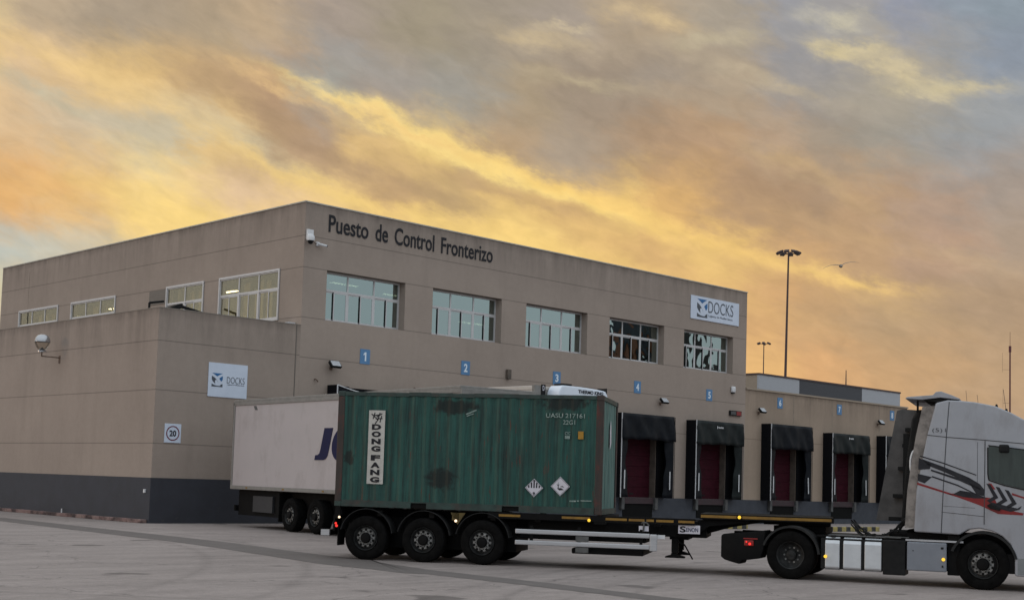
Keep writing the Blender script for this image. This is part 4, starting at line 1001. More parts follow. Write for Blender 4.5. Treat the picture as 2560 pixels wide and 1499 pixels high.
MB().box(.03, .07, .10, CW / 2 - .005, .12, 2.48).box(.03, .07, CW / 2 + .005, CW - .10, .12, 2.48).build('rear_door', M['cont_green'], ct)
mb = MB()
for yy in (.35, .95, 1.5, 2.08): mb.cyl((-.01, yy, .1), (-.01, yy, 2.5), .018)
mb.build('locking_bars', M['galv'], ct)
MB().box(.1, CL - .1, .05, CW - .05, 2.50, 2.53).build('roof', M['cont_green'], ct)
MB().box(.1, CL - .1, .05, CW - .05, .13, .16).build('floor', M['chassis'], ct)
mb = MB(); xs = [.16, 1.78, 2.14, 3.86, 4.24, CL - .16]
for y0 in (0.0, CW - .06):
    mb = MB()
    for k in (0, 2, 4): mb.box(xs[k], xs[k + 1], y0, y0 + .06, 0.005, .15)
    mb.box(1.781, 2.139, y0, y0 + .06, .125, .15).box(3.861, 4.239, y0, y0 + .06, .125, .15)
    mb.build('bottom_rail', M['cont_rail'], ct)
MB().box(1.79, 2.13, .03, .5, .02, .12).build('fork_pocket', M['pit'], ct); MB().box(3.87, 4.23, .03, .5, .02, .12).build('fork_pocket', M['pit'], ct)
mb = MB(); k = 0; x = .16
random.seed(9)
while x < CL - .17:
    x2 = min(x + .5, CL - .16); dz = random.uniform(-.008, .008)
    mb.box(x, x2, random.uniform(-.004, .006), .06, 2.50 + dz, 2.585 + dz); x = x2
mb.box(.16, CL - .16, CW - .06, CW, 2.5, 2.58).box(CL - .06, CL, .16, CW - .16, 2.49, 2.585).box(CL - .06, CL, .16, CW - .16, .005, .13).box(0, .06, .16, CW - .16, 2.49, 2.585).box(0, .06, .16, CW - .16, .005, .13)
mb.build('rails', M['cont_rail'], ct)
for x0 in (0, CL - .155):
    for y0 in (0, CW - .13):
        MB().box(x0, x0 + .155, y0, y0 + .13, .11, 2.48).build('corner_post', M['cont_post'], ct, bevel=.01, seg=1)
        for z0 in (0, 2.475):
            yo = -.004 if y0 == 0 else .004; xo = -.003 if x0 == 0 else .003
            MB().box(x0 + xo, x0 + .16 + xo, y0 + yo, y0 + .14 + yo, z0, z0 + .118).build('corner_casting', M['cont_rail'] if x0 == 0 else M['cont_post'], ct, bevel=.012, seg=1)
# markings
st = MB(); st.box(.74, 1.12, -.006, .004, .52, 2.17)
sp = st.build('lettered_strip', M['df_panel'], ct)
zz = 1.86; lh = .125
for ch in 'DONG FANG':
    if ch != ' ': text('letter', ch, .215, lh, M['lettering'], sp, (.82, -.0075, zz - lh), bold=.055)
    zz -= .163 if ch != ' ' else .04
m = MB()
for a, b in (((.80, 2.09), (.96, 1.95)), ((.88, 2.12), (.84, 1.98)), ((.92, 2.02), (1.05, 2.10)), ((1.0, 2.12), (.94, 1.93)), ((.90, 1.98), (1.06, 1.99)), ((1.04, 2.05), (1.0, 1.90)), ((.85, 2.05), (.98, 2.07)), ((.93, 1.93), (.89, 1.87))):
    m.bar((a[0], -.009, a[1]), (b[0], -.009, b[1]), .022, .004, (0, 1, 0))
m.build('worn_glyph', M['lettering'], sp)
text('code', 'UASU 217161', .86, .10, M['faded_white'], ct, (4.79, .002, 2.085), bold=.012)
text('size_code', '22G1', .27, .10, M['faded_white'], ct, (5.17, .002, 1.94), bold=.012)
text('data_plate', 'CSC', .12, .07, M['faded_white'], ct, (5.22, .002, 1.715), bold=.01)
MB().box(5.22, 5.33, .006, .009, 1.63, 1.70).build('small_label', M['faded_white'], ct)
MB().box(5.51, 5.63, .0, .008, 1.63, 1.80).build('yellow_label', M['sticker_yellow'], ct)
for k, (a, w) in enumerate(((5.36, .14), (5.52, .05), (5.60, .24))): MB().box(a, a + w, .006, .009, .27 + .01 * k, .30 + .005 * k).build('faded_print', M['faded_white'], ct)
m = MB().bar((2.98, .006, 2.12), (3.22, .006, 2.22), .03, .004, (0, 1, 0)).bar((3.0, .006, 2.08), (3.16, .006, 2.14), .022, .004, (0, 1, 0)); m.build('scrape', M['faded_white'], ct)
def placard(cx_, cz_, r, kind):
    m = MB().prism([(cx_, cz_ - r), (cx_ + r, cz_), (cx_, cz_ + r), (cx_ - r, cz_)], -.006, .003)
    p = m.build('hazard_placard', M['placard'], ct)
    d = MB()
    if kind == 9:
        p['label'] = 'striped class nine placard'
        for k in range(-2, 3):
            x = cx_ + k * .058; top = cz_ + r * .86 - abs(k * .058); bot = cz_ + .0
            if top > bot: d.box(x - .015, x + .015, -.0085, -.0065, bot, top)
        d.build('stripes', M['lettering'], p)
        text('class_number', '9', .05, .07, M['lettering'], p, (cx_ - .025, -.0075, cz_ - r * .80), bold=.03)
    else:
        p['label'] = 'dead tree and fish placard'
        d.prism([(cx_ - .055, cz_ - .035), (cx_ - .035, cz_ - .035), (cx_ - .038, cz_ + .02), (cx_ - .0, cz_ + .045), (cx_ - .04, cz_ + .035), (cx_ - .048, cz_ + .11), (cx_ - .052, cz_ + .035), (cx_ - .085, cz_ + .045), (cx_ - .053, cz_ + .015)], -.0085, -.0065)
        d.prism([(cx_ - .07, cz_ - .04), (cx_ + .02, cz_ - .035), (cx_ + .085, cz_ - .075), (cx_ - .02, cz_ - .085), (cx_ - .05, cz_ - .06)], -.0085, -.0065)
        d.prism([(cx_ - .01, cz_ - .005), (cx_ + .05, cz_ + .012), (cx_ + .09, cz_ - .02), (cx_ + .05, cz_ - .015)], -.0085, -.0065)
        d.build('pictogram', M['lettering'], p)
    e = MB()
    rr = r * .91
    q = [(cx_, cz_ - rr), (cx_ + rr, cz_), (cx_, cz_ + rr), (cx_ - rr, cz_)]
    for a, b in zip(q, q[1:] + q[:1]): e.bar((a[0], -.0072, a[1]), (b[0], -.0072, b[1]), .006, .002, (0, 1, 0))
    e.build('border_line', M['lettering'], p)
placard(4.57, 1.72 - CZ, .20, 9)
placard(5.15, 1.77 - CZ, .21, 0)
MB().prism_x([(1.15, 1.45), (1.33, 1.6), (1.28, 1.95), (1.2, 2.1), (1.10, 1.85)], CL - .0, CL + .006).build('pale_patch', M['placard'], ct)

# ---------------------------------------------------------------- container trailer
tr = thing('container_trailer', 'black three axle skeletal trailer carrying the green container', 'trailer', (CO[0], CO[1], 0), CTH)
mb = MB()
for y0 in (.72, 1.60):
    mb.box(.0, 8.15, y0, y0 + .13, .80, 1.12).prism([(8.15, .80), (8.15, 1.12), (8.3, 1.28), (10.95, 1.28), (10.95, 1.17), (9.4, 1.12), (8.8, 1.0)], y0, y0 + .13)
for s in (.05, 1.0, 2.2, 3.6, 4.6, 5.95, 7.2, 8.0): mb.box(s, s + .12, .06, 2.38, .98, 1.11)
mb.box(0.02, .14, .02, 2.42, .90, 1.165)
mb.box(5.9, 6.14, .02, 2.42, .98, 1.16)
mb.build('main_frame', M['chassis'], tr)
MB().box(3.55, 8.08, .01, .10, 1.03, 1.165).build('side_rail', M['chassis'], tr)
MB().box(.2, 4.1, .55, 1.9, .28, .96).box(4.4, 8.3, .35, 2.1, .76, 1.02).build('underside_shade_fill', M['chassis'], tr)  # solid blocks filling the underside, standing in for the shade between the wheels
MB().prism([(8.15, .86), (8.35, 1.02), (9.2, 1.12), (9.2, 1.17), (8.15, 1.14), (7.65, .84)], .22, 2.2).build('neck_bracket', M['chassis'], tr)
MB().box(8.16, 10.95, .10, .20, 1.175, 1.285).box(8.16, 10.95, 2.2, 2.3, 1.175, 1.285).box(8.16, 10.95, .2, 2.2, 1.262, 1.28).box(9.5, 10.9, .5, 1.9, 1.10, 1.17).build('gooseneck', M['chassis'], tr)
for a, b in ((3.80, 4.28), (5.2, 5.82), (6.16, 6.62), (6.66, 7.0), (7.04, 7.20), (7.25, 7.62), (7.72, 8.06)): MB().box(a, b, .004, .0095, 1.075, 1.125).build('reflective_tape', M['yellow'], tr)
MB().box(8.19, 8.94, .094, .0995, 1.205, 1.262).build('reflective_tape', M['yellow'], tr)
MB().box(9.06, 10.9, .094, .0995, 1.205, 1.262).build('reflective_tape', M['yellow'], tr)
for s in (.77, 2.10, 3.44):
    wheel(tr, s, -.03, .49, .37, 'trailer', 1)
    wheel(tr, s, 2.47, .49, .37, 'trailer', -1)
    MB().cyl((s, .3, .52), (s, 2.1, .52), .075).build('axle', M['chassis'], tr)
    fender(s, -.02, .38, .53, .60, 8, 168).build('mudguard', M['fender'], tr)
    fender(s, 2.06, 2.46, .53, .60, 8, 168).build('mudguard', M['fender'], tr)
MB().box(2.74, 2.90, .02, .05, .95, 1.12).prism([(2.70, 1.12), (3.04, 1.12), (2.87, .86)], .02, .05).build('lamp_bracket', mat('ochre_bracket', (0.12, 0.08, 0.015), (0.04, 0.03, 0.012), 5, 0.7), tr)
MB().box(-.28, -.10, .0, 2.44, .52, .64).box(-.1, .1, .6, .75, .55, .95).box(-.1, .1, 1.7, 1.85, .55, .95).build('rear_bumper', M['chassis'], tr)
MB().box(-.285, -.09, -.02, .04, .515, .645).build('bumper_end', M['galv'], tr)
MB().box(.10, .13, .0, .42, .30, .72).build('mud_flap', M['rubber'], tr)
MB().box(-.02, .02, .03, .5, .62, .95).build('lamp_board', M['chassis'], tr)
def lamp(parent, x, y, z, r, m, name='marker_lamp'):
    o = MB().lathe_y([(r, .0), (r * .95, -.015), (r * .6, -.028), (0, -.033)], (x, y, z), 14).build(name, m, parent, smooth=True); return o
lamp(tr, .13, .0, .93, .026, M['white_lamp']); lamp(tr, .05, .01, .79, .026, M['red_lamp'], 'tail_lamp'); lamp(tr, .07, .01, .735, .030, M['red_lamp'], 'tail_lamp')
lamp(tr, 2.83, .015, .94, .030, M['white_lamp']); lamp(tr, 5.80, .0, 1.06, .034, M['amber_lamp']); lamp(tr, 9.0, .09, 1.235, .036, M['amber_lamp'])
for z0, z1 in ((.72, .82), (.48, .58)):
    MB().box(4.18, 7.12, -.02, .02, z0, z1).build('side_guard_rail', M['galv'], tr, bevel=.018, seg=2)
MB().box(7.12, 7.28, -.02, .02, .45, .81).build('side_guard_end', M['galv'], tr, bevel=.02, seg=2)
MB().box(5.55, 5.62, .025, .06, .40, .9).box(4.5, 4.57, .025, .06, .48, .9).box(6.9, 6.96, .025, .06, .48, .9).build('guard_bracket', M['chassis'], tr)
MB().box(5.52, 5.80, -.008, .015, .36, .47).box(5.52, 5.80, -.008, .015, .59, .71).build('grey_plate', M['buffer'], tr)
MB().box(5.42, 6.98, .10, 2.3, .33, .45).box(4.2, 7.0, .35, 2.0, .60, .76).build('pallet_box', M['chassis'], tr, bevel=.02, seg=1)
MB().box(7.28, 7.44, .05, .08, .72, .80).build('hose_box', M['white'], tr)
for y0 in (.42, 1.88):
    MB().box(7.55, 7.70, y0, y0 + .15, .42, 1.0).box(7.575, 7.675, y0 + .02, y0 + .13, .34, .42).prism([(7.42, .31), (7.84, .31), (7.84, .335), (7.70, .38), (7.56, .38), (7.42, .335)], y0 - .06, y0 + .2).build('landing_leg', M['chassis'], tr)
MB().box(7.5, 7.9, .5, 2.0, .70, .80).tube([(7.7, .36, .66), (7.84, .34, .60), (8.02, .3, .30)], .016).build('crank', M['chassis'], tr)
pl = MB().box(7.72, 8.18, .05, .065, .85, 1.03).box(7.80, 7.98, .05, .065, 1.03, 1.07).build('name_plate', M['placard'], tr)
text('name_text', 'S', .13, .13, M['lettering'], pl, (7.75, .048, .875), bold=.03, depth=.004)
text('name_text', 'ENON', .25, .09, M['navy'], pl, (7.89, .048, .89), bold=.01, depth=.004)
MB().box(6.88, 7.09, .03, .05, .87, .98).build('white_plate', M['placard'], tr)
MB().tube([(6.93, .03, 1.03), (6.97, .0, 1.06), (7.05, .0, 1.05), (7.1, .02, .99)], .016).tube([(6.99, .01, 1.05), (6.98, .01, .86)], .02).build('hose', M['buffer'], tr)

# ---------------------------------------------------------------- tractor unit
TO, TTH = ((-0.1063, -26.5955), -1.15894)
tk = thing('tractor_unit', 'white truck tractor with red and charcoal stripes pulling the container trailer', 'truck', (TO[0], TO[1], 0), TTH)
prof = [(2.46, 1.085), (2.50, 1.9), (2.60, 2.5), (2.70, 3.02), (2.86, 3.68), (3.09, 3.735), (3.35, 3.725), (3.60, 3.70), (3.98, 3.625), (4.27, 3.50), (4.52, 3.36), (4.78, 3.18), (5.0, 2.98), (5.08, 2.7), (5.22, 2.1), (5.28, 1.85), (5.34, 1.2), (5.36, .55), (5.30, .30), (4.36, .30), (4.36, .70), (4.27, .92), (4.12, 1.07), (3.93, 1.16), (3.70, 1.20), (3.50, 1.17), (3.33, 1.06), (2.97, 1.072)]
cab = MB().prism(prof, 0.0, 2.5).build('cab', M['cab_white'], tk, bevel=.045, seg=3, smooth=True)
# panel seams, window, handle, stripes
m = MB()
for a, b in (((2.985, 1.08), (3.02, 2.0)), ((3.02, 2.0), (3.07, 3.0)), ((3.07, 3.0), (3.12, 3.70)), ((3.79, 1.28), (3.80, 2.93)), ((2.70, 3.03), (3.10, 2.99)), ((3.10, 2.99), (3.80, 2.945)), ((3.80, 2.945), (4.85, 2.86)), ((3.66, 2.0), (3.66, 2.9))):
    m.bar((a[0], -.001, a[1]), (b[0], -.001, b[1]), .016 if a[0] != 3.66 else .006, .006, (0, 1, 0))
m.bar((2.99, -.001, 1.50), (3.78, -.001, 1.44), .010, .004, (0, 1, 0)).bar((3.02, -.001, 1.62), (3.62, -.001, 1.60), .006, .003, (0, 1, 0))
m.build('panel_seams', M['seam'], cab)
m = MB().prism([(3.86, 2.80), (3.865, 2.28), (3.88, 2.17), (4.15, 2.08), (4.85, 1.93), (5.02, 2.0), (4.88, 2.72), (3.93, 2.84), (3.88, 2.83)], -.006, .004).build('side_window', M['cab_glass'], cab)
q = [(3.85, 2.80), (3.855, 2.27), (3.875, 2.155), (4.15, 2.065), (4.86, 1.915)]
mm = MB()
for a, b in zip(q, q[1:]): mm.bar((a[0], -.004, a[1]), (b[0], -.004, b[1]), .022, .010, (0, 1, 0))
mm.bar((3.86, -.004, 2.84), (4.86, -.004, 2.735), .022, .010, (0, 1, 0)).build('gasket', M['black'], cab)
MB().box(4.06, 4.25, -.16, -.008, 2.70, 2.86).build('mirror_camera', M['black'], cab, bevel=.04)
MB().prism([(3.84, 1.66), (3.90, 1.70), (4.10, 1.60), (4.08, 1.56), (3.90, 1.60)], -.05, -.004).build('door_handle', M['black'], cab, bevel=.01)
MB().prism([(5.085, 2.78), (5.23, 2.1), (5.235, 2.1), (5.09, 2.79)], .2, 2.3).build('windscreen', M['cab_glass'], cab)
def decal(name, polys, m, y=-.0055):
    d = MB()
    for p in polys: d.prism(p, y, -.001)
    return d.build(name, m, cab)
decal('charcoal_stripe', [[(2.545, 2.57), (2.58, 2.55), (2.78, 2.45), (2.76, 2.35), (2.535, 2.33)],
      [(2.60, 2.55), (3.02, 2.40), (3.50, 2.20), (3.70, 2.08), (3.80, 1.96), (3.78, 1.84), (3.64, 1.88), (3.50, 2.10), (3.00, 2.31), (2.72, 2.42)],
      [(2.56, 2.62), (3.0, 2.49), (3.64, 2.26), (3.64, 2.24), (3.0, 2.465), (2.56, 2.595)],
      [(2.78, 2.345), (3.35, 2.17), (3.72, 1.99), (3.72, 1.955), (3.35, 2.12), (2.78, 2.31)],
      [(2.53, 2.25), (2.80, 2.19), (2.66, 2.06), (2.525, 2.11)],
      [(2.80, 2.215), (3.30, 2.05), (3.66, 1.87), (3.66, 1.85), (3.30, 2.02), (2.80, 2.185)],
      [(3.20, 1.86), (3.34, 1.94), (3.60, 1.90), (3.85, 1.80), (3.62, 1.79), (3.4, 1.81)]] , M['cab_black'])
chev = []
for k in range(3):
    x = 3.83 + k * .17; zc = 2.09 - k * .055
    chev.append([(x, zc), (x + .07, zc - .015), (x + .22, zc - .27), (x + .08, zc - .36), (x + .0, zc - .34), (x + .13, zc - .25)])
chev.append([(3.86, 1.74), (4.40, 1.62), (4.48, 1.67), (4.44, 1.60), (4.28, 1.55), (4.0, 1.62)])
decal('chevron_stripe', chev, M['cab_black'], -.0075)
decal('red_stripe', [[(2.52, 2.075), (3.2, 1.865), (3.18, 1.835), (2.515, 2.03)], [(3.10, 1.86), (3.24, 1.88), (3.62, 1.84), (3.98, 1.80), (4.06, 1.62), (4.30, 1.57), (4.52, 1.53), (4.50, 1.49), (4.05, 1.50), (3.70, 1.66), (3.30, 1.80)],
      [(3.86, 2.10), (3.92, 2.09), (4.0, 1.98), (3.95, 1.98)], [(4.30, 1.92), (4.90, 1.72), (4.90, 1.70), (4.30, 1.88)]], M['cab_red'], -.0035)
text('cab_code', '(5)1', .26, .10, M['seam'], cab, (2.80, -.004, 3.07), bold=-.01, depth=.003)
# roof deflector
MB().prism([(2.26, 3.765), (2.30, 3.80), (2.80, 3.84), (2.86, 3.905), (2.96, 3.915), (3.16, 3.84), (3.32, 3.77), (3.30, 3.745), (2.95, 3.79), (2.60, 3.745)], .05, 2.45).build('roof_deflector', M['cab_white'], tk, bevel=.012, seg=2)
MB().prism([(2.62, 3.742), (2.95, 3.785), (3.28, 3.742), (3.1, 3.72), (2.88, 3.70)], .12, 2.38).box(2.45, 2.49, .5, .55, 3.5, 3.77).box(2.86, 2.89, .3, .35, 3.6, 3.75).build('deflector_struts', M['black'], tk)
# rear wall of the cab, deflectors, snorkel, hoses
MB().prism([(2.28, 1.16), (2.32, 1.9), (2.40, 2.5), (2.48, 3.02), (2.60, 3.60), (2.84, 3.62), (2.72, 3.02), (2.62, 2.5), (2.52, 1.9), (2.48, 1.16)], .06, 1.6).build('rear_wall', M['cab_rear'], tk)
MB().prism([(1.44, 1.24), (1.86, 3.66), (1.98, 3.70), (2.52, 3.66), (2.52, 1.24)], 2.455, 2.495).build('far_side_deflector', M['deflector_grey'], tk)
mb = MB()
for z in (1.25, 1.75, 2.35, 2.85, 3.2): mb.box(1.72 + (z - 1.25) * .17, 2.5, 2.30, 2.452, z, z + .08)
mb.box(2.02, 2.14, 2.25, 2.40, 1.2, 3.15)
mb.build('deflector_ribs', M['black'], tk)
MB().prism([(2.02, 1.2), (2.10, 2.4), (2.22, 3.45), (2.34, 3.66), (2.62, 3.66), (2.50, 2.8), (2.42, 1.2)], 1.9, 2.42).build('intake_stack', M['black'], tk, bevel=.08, seg=3, smooth=True)
MB().tube([(2.24, 1.75, 1.2), (2.28, 1.75, 2.4), (2.46, 1.75, 3.6)], .075, 12).tube([(2.34, .95, 1.2), (2.38, .96, 1.8)], .05, 10).build('exhaust_pipe', M['chassis'], tk, smooth=True)
MB().box(2.64, 2.648, .10, .24, 2.96, 3.10).build('yellow_label', M['sticker_yellow'], tk)
mb = MB(); random.seed(2)
for k in range(9):
    y0 = .25 + .06 * k; pts = []
    for j in range(13):
        u = j / 12; pts.append((2.45 - 1.25 * u + .02 * math.sin(j * 2), y0 + .10 * math.sin(j * 1.7 + k), 1.55 - .75 * math.sin(u * 2.6) * (1 if k % 2 else .8) + .03 * math.sin(j * 3.1 + k)))
    mb.tube(pts, .013, 6)
mb.build('air_hoses', M['black'], tk)
hs = MB()
for k in range(10):
    a = rad(-100 + 22 * k); b = rad(-100 + 22 * (k + 1))
    hs.cyl((2.47 + .10 * math.cos(a) * -1, .10, 2.45 + .28 * math.sin(a)), (2.47 - .10 * math.cos(b), .10, 2.45 + .28 * math.sin(b)), .02, None, 8)
hs.build('looped_hose', M['white'], tk, smooth=True)
# chassis
MB().box(-1.35, 5.0, .78, .88, .62, .93).box(-1.35, 5.0, 1.62, 1.72, .62, .93).box(-.5, .6, .80, 1.7, .95, 1.08).box(2.3, 5.1, .3, 2.2, .55, 1.06).box(-1.3, -1.15, .5, 2.0, .5, .9).box(.5, 2.4, .15, 2.35, .90, .935).build('chassis_frame', M['chassis'], tk)
MB().box(.75, 2.2, .12, .75, .936, .95).box(1.7, 2.35, .16, .4, .95, .965).build('deck_plate', M['buffer'], tk)
MB().cyl((0, .3, .5), (0, 2.2, .5), .1).cyl((3.77, .3, .5), (3.77, 2.2, .5), .07).box(-.3, .3, 1.05, 1.45, .32, .72).build('axles', M['chassis'], tk)
mg = MB().prism([(-1.46, .40), (-1.46, .84), (-1.42, .88), (-.80, .95), (-.52, .99), (-.56, .60), (-.62, .40), (-.86, .36), (-1.02, .34), (-1.05, .26), (-1.20, .29), (-1.38, .34)], .0, .62).build('rear_mudguard', M['chassis'], tk, bevel=.03, seg=2, smooth=True)
MB().box(-1.44, -.7, 1.9, 2.5, .45, .90).build('rear_mudguard', M['chassis'], tk, bevel=.03)
for y0, y1 in ((-.01, .62), (1.88, 2.51)): fender(0, y0, y1, .5, .56, 4, 162, .045).build('wheel_arch', M['fender'], tk, smooth=True)
MB().box(-.98, -.68, -.012, -.002, .79, .815).build('reflector', M['red_dim'], mg)
tl = MB().box(-.96, -.76, -.03, .02, .65, .77).build('tail_lamp', M['red_dim'], tk, bevel=.02)
lamp(tl, -.91, -.028, .735, .018, M['red_lamp'], 'bulb'); lamp(tl, -.84, -.028, .695, .030, M['red_lamp'], 'bulb')
wheel(tk, 0, .0, .50, .60, 'drive', 1); wheel(tk, 0, 2.5, .50, .60, 'drive', -1)
wheel(tk, 3.77, .02, .50, .32, 'steer', 1); wheel(tk, 3.77, 2.48, .50, .32, 'steer', -1)
fender(3.77, -.012, .45, .50, .60, 12, 158, .05).build('wheel_arch', M['fender'], tk, smooth=True)
MB().box(3.95, 4.36, .06, .42, .34, .72).build('step_well', M['chassis'], tk)
tp = [(.70, .80), (.74, .88), (.80, .905), (2.0, .905)]
tank = MB()
for a, b in ((.71, 1.00), (1.075, 1.43), (1.50, 1.83)): tank.prism_x([(.02, .30), (.07, .24), (.6, .24), (.66, .3), (.66, .86), (.6, .91), (.13, .91), (.05, .86), (.02, .78)], a, b)
tank.build('fuel_tank', M['tank'], tk, bevel=.012, seg=2)
MB().box(.62, 1.86, .045, .64, .26, .885).build('tank_straps', M['black'], tk)
MB().cyl((.86, .14, .90), (.86, .14, .945), .05).build('filler_cap', M['black'], tk)
MB().box(1.86, 2.30, .02, .7, .20, .90).build('battery_box', M['black'], tk, bevel=.02)
sb = MB().box(2.33, 3.09, .0, .6, .31, .885).build('side_locker', M['box_grey'], tk, bevel=.03, seg=3)
MB().box(2.98, 3.03, -.006, .002, .76, .80).box(3.0, 3.03, -.006, .002, .40, .44).box(2.44, 2.46, -.006, .002, .70, .72).build('latch', M['black'], sb)
MB().box(3.10, 3.34, .08, .6, .25, 1.05).build('air_tank', M['chassis'], tk, bevel=.02)
MB().box(4.40, 5.30, -.002, .1, .33, .66).build('bumper_step', mat('grey_plastic_step', (0.20, 0.21, 0.22), (0.16, 0.17, 0.18), 6, 0.6), tk, bevel=.015)
lamp(tk, .72, .0, .51, .034, M['amber_lamp']); lamp(tk, 3.03, -.004, .56, .034, M['amber_lamp'])
mb = MB()
for z in (1.3, 1.62, 1.94, 2.26, 2.58): mb.box(2.30, 2.42, .15, .5, z, z + .03)
mb.bar((2.30, .16, 1.2), (2.38, .16, 2.9), .03).bar((2.30, .49, 1.2), (2.38, .49, 2.9), .03)
mb.build('rear_ladder', M['black'], tk)
MB().cyl((1.95, .42, 1.02), (2.3, .42, 1.02), .09, None, 14).build('air_cylinder', M['chassis'], tk); MB().cyl((2.34, .5, .98), (2.36, 2.0, .98), .14, None, 14).build('air_cylinder', M['chassis'], tk)
MB().box(2.30, 3.40, .02, .30, .90, .935).build('catwalk', M['galv'], tk)
MB().tube([(3.40, 1.2, 3.68), (3.37, 1.2, 4.02)], .004, 5).tube([(3.62, 1.2, 3.68), (3.59, 1.2, 3.93)], .004, 5).tube([(4.16, 1.2, 3.56), (4.10, 1.2, 4.04)], .005, 5).build('whip_antenna', M['steel_dark'], tk)
MB().lathe_z([(0, .10), (.02, .09), (.035, .02), (.06, 0)], (3.97, 1.2, 3.64), 10).lathe_z([(0, .10), (.02, .09), (.04, .02), (.07, 0)], (4.16, 1.2, 3.55), 10).build('roof_beacon', M['black'], tk)

# ---------------------------------------------------------------- parked white trailers
t1 = thing('box_trailer', 'white refrigerated trailer with big dark blue letters parked beside the annex wall', 'trailer', (1.84, -2.23, 0), rad(-96.38))
bd = MB().box(.05, 13.6, .02, 2.58, 1.42, 4.32).build('body', M['trailer_white'], t1)
mb = MB().box(0, 13.6, 0, 2.6, 4.32, 4.40).box(0, 13.6, -.01, .03, 4.20, 4.32).box(0, .10, -.01, 2.61, 1.33, 4.32).box(0, 13.6, -.015, .03, 1.30, 1.43).box(13.58, 13.66, 0, 2.6, 1.4, 4.32)
mb.build('trim', M['trailer_trim'], t1, bevel=.01, seg=1)
for k in range(5): MB().box(1.2 + k * 2.6, 1.32 + k * 2.6, -.022, -.0155, 1.34, 1.39).build('side_reflector', M['yellow'], t1)
MB().prism([(1.48, 4.16), (1.66, 4.16), (1.78, 4.02), (1.60, 4.02)], .008, .018).build('clearance_label', M['buffer'], bd)
MB().prism([(6.36, 3.34), (6.88, 3.34), (6.68, 2.66), (6.60, 2.46), (6.50, 2.38), (6.36, 2.34), (5.80, 2.34), (5.84, 2.49), (6.00, 2.50), (6.10, 2.55), (6.16, 2.68)], .006, .018).build('company_letter', M['navy'], bd)
q = MB(); nn = 32; vs = []
for yy in (.006, .018):
    for k in range(nn + 1):
        an = rad(50 + 260 * k / nn)
        for rx, rz_ in ((.56, .52), (.24, .34)):
            zz_ = rz_ * math.sin(an); vs.append((7.42 + rx * math.cos(an) + .2 * zz_, yy, 2.84 + zz_))
b0 = 2 * (nn + 1)
fs = []
for k in range(nn): fs += [(2 * k, 2 * k + 2, 2 * k + 3, 2 * k + 1), (b0 + 2 * k, b0 + 2 * k + 1, b0 + 2 * k + 3, b0 + 2 * k + 2), (2 * k, b0 + 2 * k, b0 + 2 * k + 2, 2 * k + 2), (2 * k + 1, 2 * k + 3, b0 + 2 * k + 3, b0 + 2 * k + 1)]
q.add(vs, fs).build('company_letter', M['navy'], bd)
for s in (4.23, 5.9, 7.57):
    wheel(t1, s, .05, .54, .38, 'trailer', 1, .555); wheel(t1, s, 2.55, .54, .38, 'trailer', -1, .555)
MB().box(.1, 13.4, .7, 1.0, .95, 1.30).box(.1, 13.4, 1.6, 1.9, .95, 1.30).box(3.3, 8.5, .45, 2.15, .45, 1.28).build('chassis', M['chassis'], t1)
MB().box(.15, .25, .1, 2.5, .55, .75).build('bumper_bar', M['chassis'], t1)
MB().box(1.52, 2.92, .12, .199, .56, 1.10).build('pallet_locker', mat('dim_grey_locker', (0.03, 0.03, 0.034), None, 3, 0.6), t1)
MB().box(.3, 3.45, .20, 2.4, .42, 1.29).build('under_shade_block', M['chassis'], t1); MB().box(3.5, 3.54, .05, .5, .30, 1.25).build('mud_flap', M['rubber'], t1)  # dark block added for the shade under the trailer, then the mud flap
for y0 in (.4, 2.0): MB().box(10.6, 10.75, y0, y0 + .15, .05, 1.0).box(10.5, 10.85, y0 - .05, y0 + .2, .0, .05).build('landing_leg', M['chassis'], t1)

t2 = thing('reefer_trailer', 'cream refrigerated trailer with rounded white cooling unit docked behind the container', 'trailer', (8.05, -.70, 0), rad(-90))
ZT = 5.11
TW = 3.1
bd = MB().box(0, 10.15, 0, TW, 1.7, ZT - .14).build('body', M['cream_trailer'], t2)
MB().box(0, 10.2, -.02, TW + .02, ZT - .14, ZT).box(0, 10.2, -.03, 0, ZT - .24, ZT - .20).build('roof_rail', M['cream_trailer'], t2, bevel=.015, seg=1)
MB().box(10.12, 10.24, -.03, .5, 1.7, ZT + .02).build('front_post', M['trailer_trim'], t2)
text('maker_text', 'FRC', .52, .17, M['lettering'], bd, (9.50, -.036, ZT - .36), bold=.03, depth=.004)
MB().box(10.15, 10.25, .32, TW, 1.7, ZT - .1).build('bulkhead', M['trailer_trim'], t2)
hm = MB().box(10.24, 10.26, .28, .48, ZT - .34, ZT + .06).build('height_mark', M['black'], t2)
text('height_letter', 'D', .09, .17, M['placard'], hm, (10.262, .335, ZT - .15), bold=.02, depth=.004, xdir=(0, 1, 0))
nx = 30; P = []
for k in range(nx + 1):
    u = k / nx; e = min(u, 1 - u)
    P.append((.54 + 2.52 * u, ZT + .05 - .26 * max(0, 1 - e / .08) ** 2 - .16 * (u - .3) ** 2 * (1 if u > .3 else .2)))
poly = [(.54, 3.3)] + P + [(3.06, 3.3)]
un = MB().prism_x(poly, 10.26, 10.85).build('cooling_unit', M['reefer_white'], t2, bevel=.07, seg=4, smooth=True)
text('unit_text', 'THERMO KING', 1.28, .125, M['lettering'], un, (10.852, 1.48, ZT - .18), bold=.03, depth=.008, xdir=(0, 1, 0))
MB().box(10.3, 10.7, 3.07, 3.13, 3.4, ZT + .10).build('hose_guard', M['black'], t2); MB().box(10.4, 10.8, .75, 1.2, ZT + .06, ZT + .11).build('roof_vent', M['black'], t2)
for s in (1.4, 2.8): wheel(t2, s, .05, .52, .38, 'trailer', 1); wheel(t2, s, TW - .05, .52, .38, 'trailer', -1)
